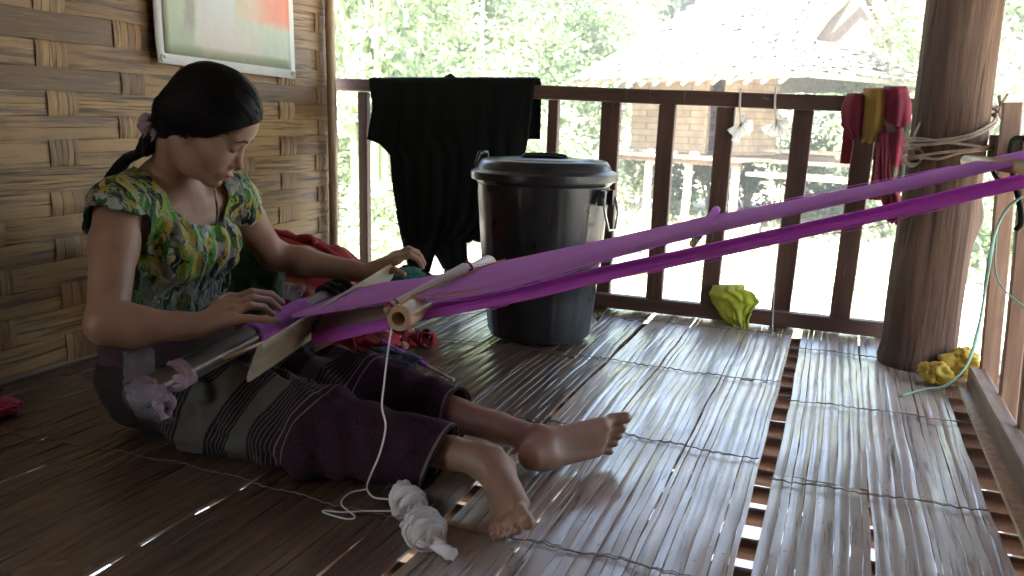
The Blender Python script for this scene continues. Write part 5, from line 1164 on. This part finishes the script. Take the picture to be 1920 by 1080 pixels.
for a, b_ in ((-1.1, -.12), (1.95, .15), (2.0, 2.9)): hbeam('porch_post', M['hut_wood'], (a, b_, .1), (a, b_, 1.75), .085, .085)
# thatched roof: long front slope, hipped right end with a small open gable
def thatch_slab(name, quad, rows, cols, thick=.10, seed=0, par=None):
    """quad: ridgeL, ridgeR, eaveR, eaveL in hut coordinates; courses of ragged thatch overlap like shingles"""
    r = np.random.RandomState(seed); b = MB(); A, B2, C2, D2 = [lean(*p) for p in quad]; nrm = unit(np.cross(B2-A, D2-A)); nrm = nrm if nrm[2] > 0 else -nrm
    for i in range(rows):
        t0, t1 = i/rows, (i+1.35)/rows
        for j in range(cols):
            s0, s1 = j/cols, (j+1)/cols; tt = t1+r.uniform(-.25, .30)/rows; 
            pt = lambda s_, t_: lerp(lerp(A, B2, s_), lerp(D2, C2, s_), t_)
            lift = nrm*(.04+.07*r.rand()); p = [pt(s0, t0), pt(s1, t0), pt(s1+r.uniform(-.004, .004), tt)+lift, pt(s0+r.uniform(-.004, .004), tt)+lift]
            q_ = [x-nrm*.03 for x in p]; b.add(p+q_, [(0, 1, 2, 3), (7, 6, 5, 4), (3, 2, 6, 7), (0, 3, 7, 4), (1, 5, 6, 2)], rnd=r.rand())
    # closed slab beneath
    b.add([A, B2, C2, D2, A-nrm*thick, B2-nrm*thick, C2-nrm*thick, D2-nrm*thick], [(0, 1, 2, 3), (7, 6, 5, 4), (0, 4, 5, 1), (1, 5, 6, 2), (2, 6, 7, 3), (3, 7, 4, 0)])
    return b.build(name, M['thatch'], par or hut, smooth=False)
RZ, EZ = 3.42, 1.53; ry = 1.3; RL_, RR_ = -1.5, 1.50
EL, ER, EF, EB = -2.9, 2.45, -1.4, 4.0
ROOF = thatch_slab('roof', [(RL_, ry, RZ), (RR_, ry, RZ), (1.90, EF, EZ), (EL, EF, EZ)], 13, 90, seed=1)
gbz = 2.15; k_ = (RZ-gbz)/(RZ-EZ); fy = lerp(ry, EF, k_); by = lerp(ry, EB, k_)
thatch_slab('hip_thatch', [(1.45, fy, gbz+.02), (1.45, by, gbz+.02), (ER, EB, EZ), (ER, EF, EZ)], 8, 60, seed=2, par=ROOF)
thatch_slab('hip_corner', [(1.43, fy-.02, gbz), (1.47, fy, gbz), (ER, EF, EZ+.01), (1.85, EF, EZ+.01)], 8, 26, seed=5, par=ROOF)
thatch_slab('rear_slope', [(RR_, ry, RZ), (RL_, ry, RZ), (EL, EB, EZ), (1.6, EB, EZ)], 8, 40, seed=3, par=ROOF)
thatch_slab('left_hip', [(RL_, ry+.02, RZ), (RL_, ry-.02, RZ), (EL, EF, EZ), (EL, EB, EZ)], 8, 30, seed=4, par=ROOF)
b = MB(); b.add([lean(1.44, ry, RZ-.03), lean(1.44, fy, gbz-.15), lean(1.44, by, gbz-.15)], [(0, 1, 2)]); b.build('gable_shade', M['thatch_under'], ROOF)  # dark sheet put in for the shade inside the gable opening
hbeam('gable_post', M['hut_wood'], (1.62, ry, gbz-.1), (1.62, ry, RZ-.12), .09, .09, ROOF)
hbeam('verge_pole', M['hut_wood_dark'], (1.72, ry, RZ-.06), (1.72, by, gbz), .07, .07, ROOF); hbeam('verge_pole', M['hut_wood_dark'], (1.72, ry, RZ-.06), (1.72, fy, gbz), .07, .07, ROOF)
for k in range(15): a = EL+.3+k*.33; hbeam('rafter', M['hut_wood'], (a+.10, EF+.9, EZ+.48), (a-.05, EF-.16, EZ-.16), .05, .04, ROOF)
for k in range(3): 
    o = crumple('bowl', M['wax_white'], lean(-1.5+k*.55, -.6, .15), (.11, .09, .05), 60+k, .1, parent=None); tag(o, ['pale bundle on the hut deck by the door', 'rounded pale bundle in the middle of the hut deck', 'pale bundle on the hut deck below the darker wall'][k], 'bundle', 'pale bundles on the hut deck')

# ---------------------------------------------------------------- plants
def leaf_cloud(mb, centers, rads, per, size, r, flat=.8, droop=.3):
    for c, R_ in zip(centers, rads):
        n = int(per*(R_/1.0)**2) if per > 5 else 5
        d_ = r.randn(n, 3); d_ /= np.linalg.norm(d_, axis=1)[:, None]; rad = R_*r.rand(n)**.45; p = c+d_*rad[:, None]*np.array([1, 1, flat])
        u = r.randn(n, 3)*[1, 1, .5]-[0, 0, droop]; u /= np.linalg.norm(u, axis=1)[:, None]; w = np.cross(u, r.randn(n, 3)); w /= np.linalg.norm(w, axis=1)[:, None]
        s = size*r.uniform(.6, 1.3, n)[:, None]; V4 = np.stack([p, p+u*s*.5+w*s*.26, p+u*s, p+u*s*.5-w*s*.26], 1).reshape(-1, 3)
        base = np.clip(r.rand()*.5+r.rand(n)*.5, 0, 1)
        mb.add(V4, [(4*i, 4*i+1, 4*i+2, 4*i+3) for i in range(n)], rnd=np.repeat(base, 4))
def make_tree(seed, h, crown_r, leaf, per, nclump=26, trunk_r=.12, label='', lean_=.5, mat='leaf_mid', size=.16, crown_lo=.35):
    r = np.random.RandomState(seed); root = empty('tree', (0, 0, 0), label, 'tree', 'trees around the yard'); b = MB()
    top = V(r.uniform(-lean_, lean_), r.uniform(-lean_, lean_), h*.85); pts = [lerp(V(0, 0, -.3), top, t)+V(.12*math.sin(t*5+seed), .12*math.cos(t*4+seed), 0)*h*.06 for t in np.linspace(0, 1, 9)]
    b.tube(pts, [trunk_r*(1-.75*i/8) for i in range(9)], 9); cs, rs_ = [], []
    for k in range(nclump):
        t = r.uniform(crown_lo, 1); a = r.rand()*6.28; base = pts[min(8, int(t*8))]; L_ = crown_r*(.35+.65*r.rand())*(1.15-t*.55); e = base+V(math.cos(a)*L_, math.sin(a)*L_, L_*.45*r.uniform(-.1, 1)); b.tube([base, lerp(base, e, .5)+V(0, 0, .08*L_), e], [trunk_r*.28, trunk_r*.17, trunk_r*.06], 5)
        for q_ in range(2): cs.append(e+r.randn(3)*.25*crown_r*.5); rs_.append(crown_r*r.uniform(.20, .38))
    b.build('trunk', M['bark'], root); f = MB(); leaf_cloud(f, cs, rs_, per, size, r); f.build('crown', M[mat], root, smooth=False); return root
def make_bamboo(seed, n, h):
    r = np.random.RandomState(seed); root = empty('bamboo_clump', (0, 0, 0), '', 'bamboo', 'bamboo clumps beyond the railing'); b = MB(); f = MB(); cs, rs_ = [], []
    for k in range(n):
        a = r.rand()*6.28; x0 = V(math.cos(a), math.sin(a), 0)*.5*r.rand(); ln = V(r.uniform(-1, 1), r.uniform(-1, 1), 0)*h*.18; pts = [x0+V(0, 0, h*t)+ln*t*t for t in np.linspace(0, 1, 14)]
        b.tube(pts, [.045*(1-.6*t)*(1.12 if i % 2 else 1) for i, t in enumerate(np.linspace(0, 1, 14))], 7)
        for q_ in range(9): t = r.uniform(.25, 1); c = x0+V(0, 0, h*t)+ln*t*t+r.randn(3)*.35; cs.append(c); rs_.append(r.uniform(.3, .55))
    b.build('stems', M['bamboo_green'], root); leaf_cloud(f, cs, rs_, 330, .20, r, droop=.9); f.build('leaves', M['leaf_light'], root, smooth=False); return root
def make_shrub(seed, R_, mat, lab, size=.11):
    r = np.random.RandomState(seed); root = empty('shrub', (0, 0, 0), lab, 'shrub', 'shrubs on the yard'); b = MB(); cs, rs_ = [], []
    for k in range(9):
        a = r.rand()*6.28; e = V(math.cos(a)*R_*.8*r.rand(), math.sin(a)*R_*.8*r.rand(), R_*r.uniform(.5, 1.3)); b.tube([V(0, 0, -.05), e*.5, e], [.02, .014, .005], 5); cs += [e, e*.7]; rs_ += [R_*.38, R_*.32]
    b.build('stems', M['bark'], root); f = MB(); leaf_cloud(f, cs, rs_, 900, size, r); f.build('leaves', M[mat], root, smooth=False); return root
def put(o, px, dist, z=None, rz=0, s=1.0, label=None):
    """stand a plant on the ground in the direction of a pixel column, dist metres away"""
    v = at(px, 400, d=1.0)-CAM; v[2] = 0; v = v/np.linalg.norm(v); p = v*dist; o.location = (float(p[0]), float(p[1]), gz(p[0], p[1])); o.rotation_euler = (0, 0, rz); o.scale = (s, s, s)
    if label: o['label'] = label
    return o
T1 = make_tree(1, 9, 2.6, 'a', 480, 28, .16, mat='leaf_mid', size=.17); T2 = make_tree(2, 11, 3.0, 'a', 420, 28, .2, mat='leaf_light', size=.18); T3 = make_tree(3, 7, 2.4, 'a', 520, 26, .12, mat='leaf_mid', size=.15, crown_lo=.12); T4 = make_tree(4, 8, 2.5, 'a', 480, 28, .10, mat='leaf_light', size=.15, crown_lo=.1)
B1 = make_bamboo(5, 9, 9.); S1 = make_shrub(6, .75, 'leaf_light', 'x'); S2 = make_shrub(7, .6, 'leaf_mid', 'x'); S3 = make_shrub(8, .35, 'leaf_light', 'x', .07)
TL = [(T1, 720, 17, 0, .9, 'leafy tree behind the black garment, mid green'), (T2, 820, 25, 1, 1, 'tall pale green tree rising above the bin'), (T4, 905, 15, 2, .85, 'slim light tree seen just over the black garment'), (T3, 970, 20, 3, 1, 'dark bushy tree between the garment and the hut'), (T4, 1060, 22, 4, 1.1, 'light feathery tree beside the hut roof on its bin side'),
      (T1, 1130, 30, 5, 1.2, 'mid green tree behind the low end of the hut roof'), (T2, 1010, 34, 6, 1.3, 'tall pale tree far back between garment and hut'), (T3, 650, 24, 1.5, 1.1, 'dark tree next to the bamboo corner pole'), (T2, 690, 36, 2.2, 1.4, 'distant pale tree beyond the end of the wall'), 
      (T1, 1240, 36, 3.3, 1.4, 'broad tree showing behind the hut ridge'), (T3, 1640, 27, 2.6, 1.15, 'dark tree behind the gable end of the hut'), (T2, 1700, 32, .9, 1.2, 'tall pale tree rising right behind the gable'), (T4, 1620, 19.5, 5.1, .75, 'small light tree beside the hut porch'), (T1, 1890, 22, 1.1, 1, 'leafy tree to the right of the round post'),
      (T4, 1850, 15, 2.7, .8, 'light tree just right of the round post'), (T3, 1930, 33, .2, 1.3, 'distant dark tree at the right end of the yard'), (T2, 1450, 38, 4.4, 1.4, 'far tree behind the middle of the hut'), (T1, 1340, 40, 1.9, 1.5, 'farthest tree behind the hut roof'), (T4, 780, 12.5, 3.9, .65, 'young light tree near the black garment'), (T3, 1790, 38, 3.0, 1.5, 'distant dark tree hidden mostly by the round post'), (T2, 600, 30, 3.7, 1.2, 'pale tree at the edge of the woven wall')]
seen = set()
for (src, px, dist, rz, s, lb) in TL:
    o = src if id(src) not in seen else copy_tree(src); seen.add(id(src)); put(o, px, dist, rz=rz, s=s, label=lb)
for i, (px, dist, rz, s, lb) in enumerate([(675, 10.5, 0, .8, 'bamboo clump close to the end of the woven wall'), (740, 14, 1, 1, 'bamboo clump behind the first gap of the railing'), (845, 20, 2, 1.1, 'tall bamboo clump over the black garment'), (1120, 24, 3, 1.1, 'bamboo clump by the low end of the hut roof'), (1660, 22, 4, .9, 'bamboo clump beyond the hut gable'), (1870, 27, 5, 1.1, 'bamboo clump right of the round post')]):
    o = B1 if i == 0 else copy_tree(B1); put(o, px, dist, rz=rz, s=s, label=lb)
SHR = [(S1, 705, 7.5, 0, .8, 'pale shrub under the railing beside the corner pole'), (S1, 730, 10, 1, 1, 'pale shrub just past the first baluster'), (S2, 665, 9, 2, 1, 'green shrub at the end of the woven wall'), (S2, 1090, 11, 3, 1.2, 'green shrub between the bin and the wide baluster'), (S1, 1060, 14, 4, 1.3, 'pale shrub in the gap beside the bin'), (S1, 1010, 13, 2.4, 1.3, 'pale shrub just over the bin lid'),
       (S1, 1190, 17.5, 5, 1.2, 'pale shrub under the near end of the hut deck'), (S2, 1260, 19, 6, 1.3, 'green shrub in shade under the hut'), (S1, 1330, 19, .4, 1.3, 'pale shrub under the hut door'), (S2, 1400, 19.5, 1.4, 1.4, 'green shrub behind the hut stilts'), (S1, 1500, 20, 2.4, 1.4, 'pale shrub behind the hut porch'), (S2, 1560, 18, 3.4, 1.2, 'green shrub past the hut porch post'), (S1, 1660, 17, 4.4, 1.2, 'pale shrub left of the round post'),
       (S3, 1545, 7.0, 0, 1, 'small light plant on the bare yard between the last balusters'), (S3, 1530, 8.2, 2, .8, 'smallest light plant on the bare yard'), (S3, 1640, 10.5, 1, 1.1, 'small plant on the yard beside the round post'), (S2, 1880, 12, 2, 1.3, 'green shrub right of the round post'), (S1, 1910, 16, 3, 1.4, 'pale shrub behind the side railing'), (S2, 900, 15, 3, 1.3, 'green shrub behind the bin'), (S2, 790, 12, 5, 1.1, 'green shrub behind the black garment'), (S1, 640, 12, .7, 1.2, 'pale shrub half behind the corner pole'), (S1, 860, 18, 1.7, 1.5, 'large pale shrub behind the garment')]
seen = set()
for (src, px, dist, rz, s, lb) in SHR:
    o = src if id(src) not in seen else copy_tree(src); seen.add(id(src)); put(o, px, dist, rz=rz, s=s, label=lb)
# low plants and litter over the yard
r = np.random.RandomState(77); f = MB()
for k in range(1500):
    a = r.uniform(-.95, .40); d_ = r.uniform(7.5, 42)**1.0; x, y = math.sin(a)*d_, math.cos(a)*d_
    if noise3(V(x*.22+3, y*.22, 0)) < -.05 and d_ < 15: continue
    c = V(x, y, gz(x, y)+.08); leaf_cloud(f, [c], [r.uniform(.15, .35)], 5, .16, r, .5, -.6)
    leaf_cloud(f, [c+V(.1, .1, .05)], [.3], 5, .18, r, .5, -.6); leaf_cloud(f, [c+V(-.1, .05, .1)], [.25], 5, .15, r, .5, -.6)
o = f.build('ground_cover', M['leaf_light'], smooth=False); tag(o, 'low leafy plants spread over the yard', 'ground cover', kind='stuff')
f = MB()
for k in range(500):
    a = r.uniform(-.7, .42); d_ = r.uniform(4.5, 20); x, y = math.sin(a)*d_, math.cos(a)*d_; leaf_cloud(f, [V(x, y, gz(x, y)+.03)], [.3], 5, .10, r, .08, 0)
o = f.build('leaf_litter', M['leaf_dry'], smooth=False); tag(o, 'dry fallen leaves scattered on the bare yard', 'leaves', kind='stuff')

hz = NT('glare_veil'); hz.t.nodes.remove(hz.b); pv = hz.n('ShaderNodeVolumePrincipled'); pv.inputs['Color'].default_value = (.93, .96, 1, 1); pv.inputs['Density'].default_value = .0034; pv.inputs['Anisotropy'].default_value = .2; hz.L(pv.outputs[0], hz.out.inputs['Volume'])  # thin scattering volume added to wash out the yard like overexposure glare
b = MB(); b.add([(x, y, z) for z in (GZ-1.6, 24) for (x, y) in ((-70, -70), (70, -70), (70, 75), (-70, 75))], [(3, 2, 1, 0), (4, 5, 6, 7), (0, 1, 5, 4), (1, 2, 6, 5), (2, 3, 7, 6), (3, 0, 4, 7)])
tag(b.build('glare_veil', hz.m, smooth=False), 'thin bright veil added over the yard to imitate overexposure glare', 'glare_veil', kind='stuff')
# ---------------------------------------------------------------- daylight
EXPO = 3.78
SE, SA_XY = math.radians(58), math.radians(-70)      # sun elevation; azimuth from +X toward +Y
sd = V(math.cos(SE)*math.cos(SA_XY), math.cos(SE)*math.sin(SA_XY), math.sin(SE))  # toward the sun
L = bpy.data.lights.new('sun', 'SUN'); L.energy = 4.5; L.angle = math.radians(.5); L.color = (1, .96, .90)
lo_ = bpy.data.objects.new('sun', L); COL.objects.link(lo_); lo_.rotation_euler = Vector([float(a) for a in sd]).to_track_quat('Z', 'Y').to_euler()
w = bpy.data.worlds.new('World'); SC.world = w; w.use_nodes = True; nt = w.node_tree; bg = nt.nodes['Background']
sky = nt.nodes.new('ShaderNodeTexSky'); sky.sky_type = 'NISHITA'; sky.sun_disc = False; sky.sun_elevation = SE
sky.sun_rotation = math.pi/2-SA_XY; sky.air_density = 1.2; sky.dust_density = 3.0; sky.ozone_density = 1
nt.links.new(sky.outputs[0], bg.inputs[0]); bg.inputs[1].default_value = .15
SC.view_settings.view_transform = 'Standard'; SC.view_settings.look = 'None'; SC.view_settings.exposure = EXPO; SC.view_settings.gamma = 1
SC.render.engine = 'CYCLES'; cy = SC.cycles; cy.use_denoising = True
try: cy.denoiser = 'OPENIMAGEDENOISE'
except Exception: pass
cy.max_bounces = 10; cy.diffuse_bounces = 6; cy.glossy_bounces = 4; cy.transmission_bounces = 4; cy.transparent_max_bounces = 12
cy.sample_clamp_indirect = 6; cy.caustics_reflective = False; cy.caustics_refractive = False
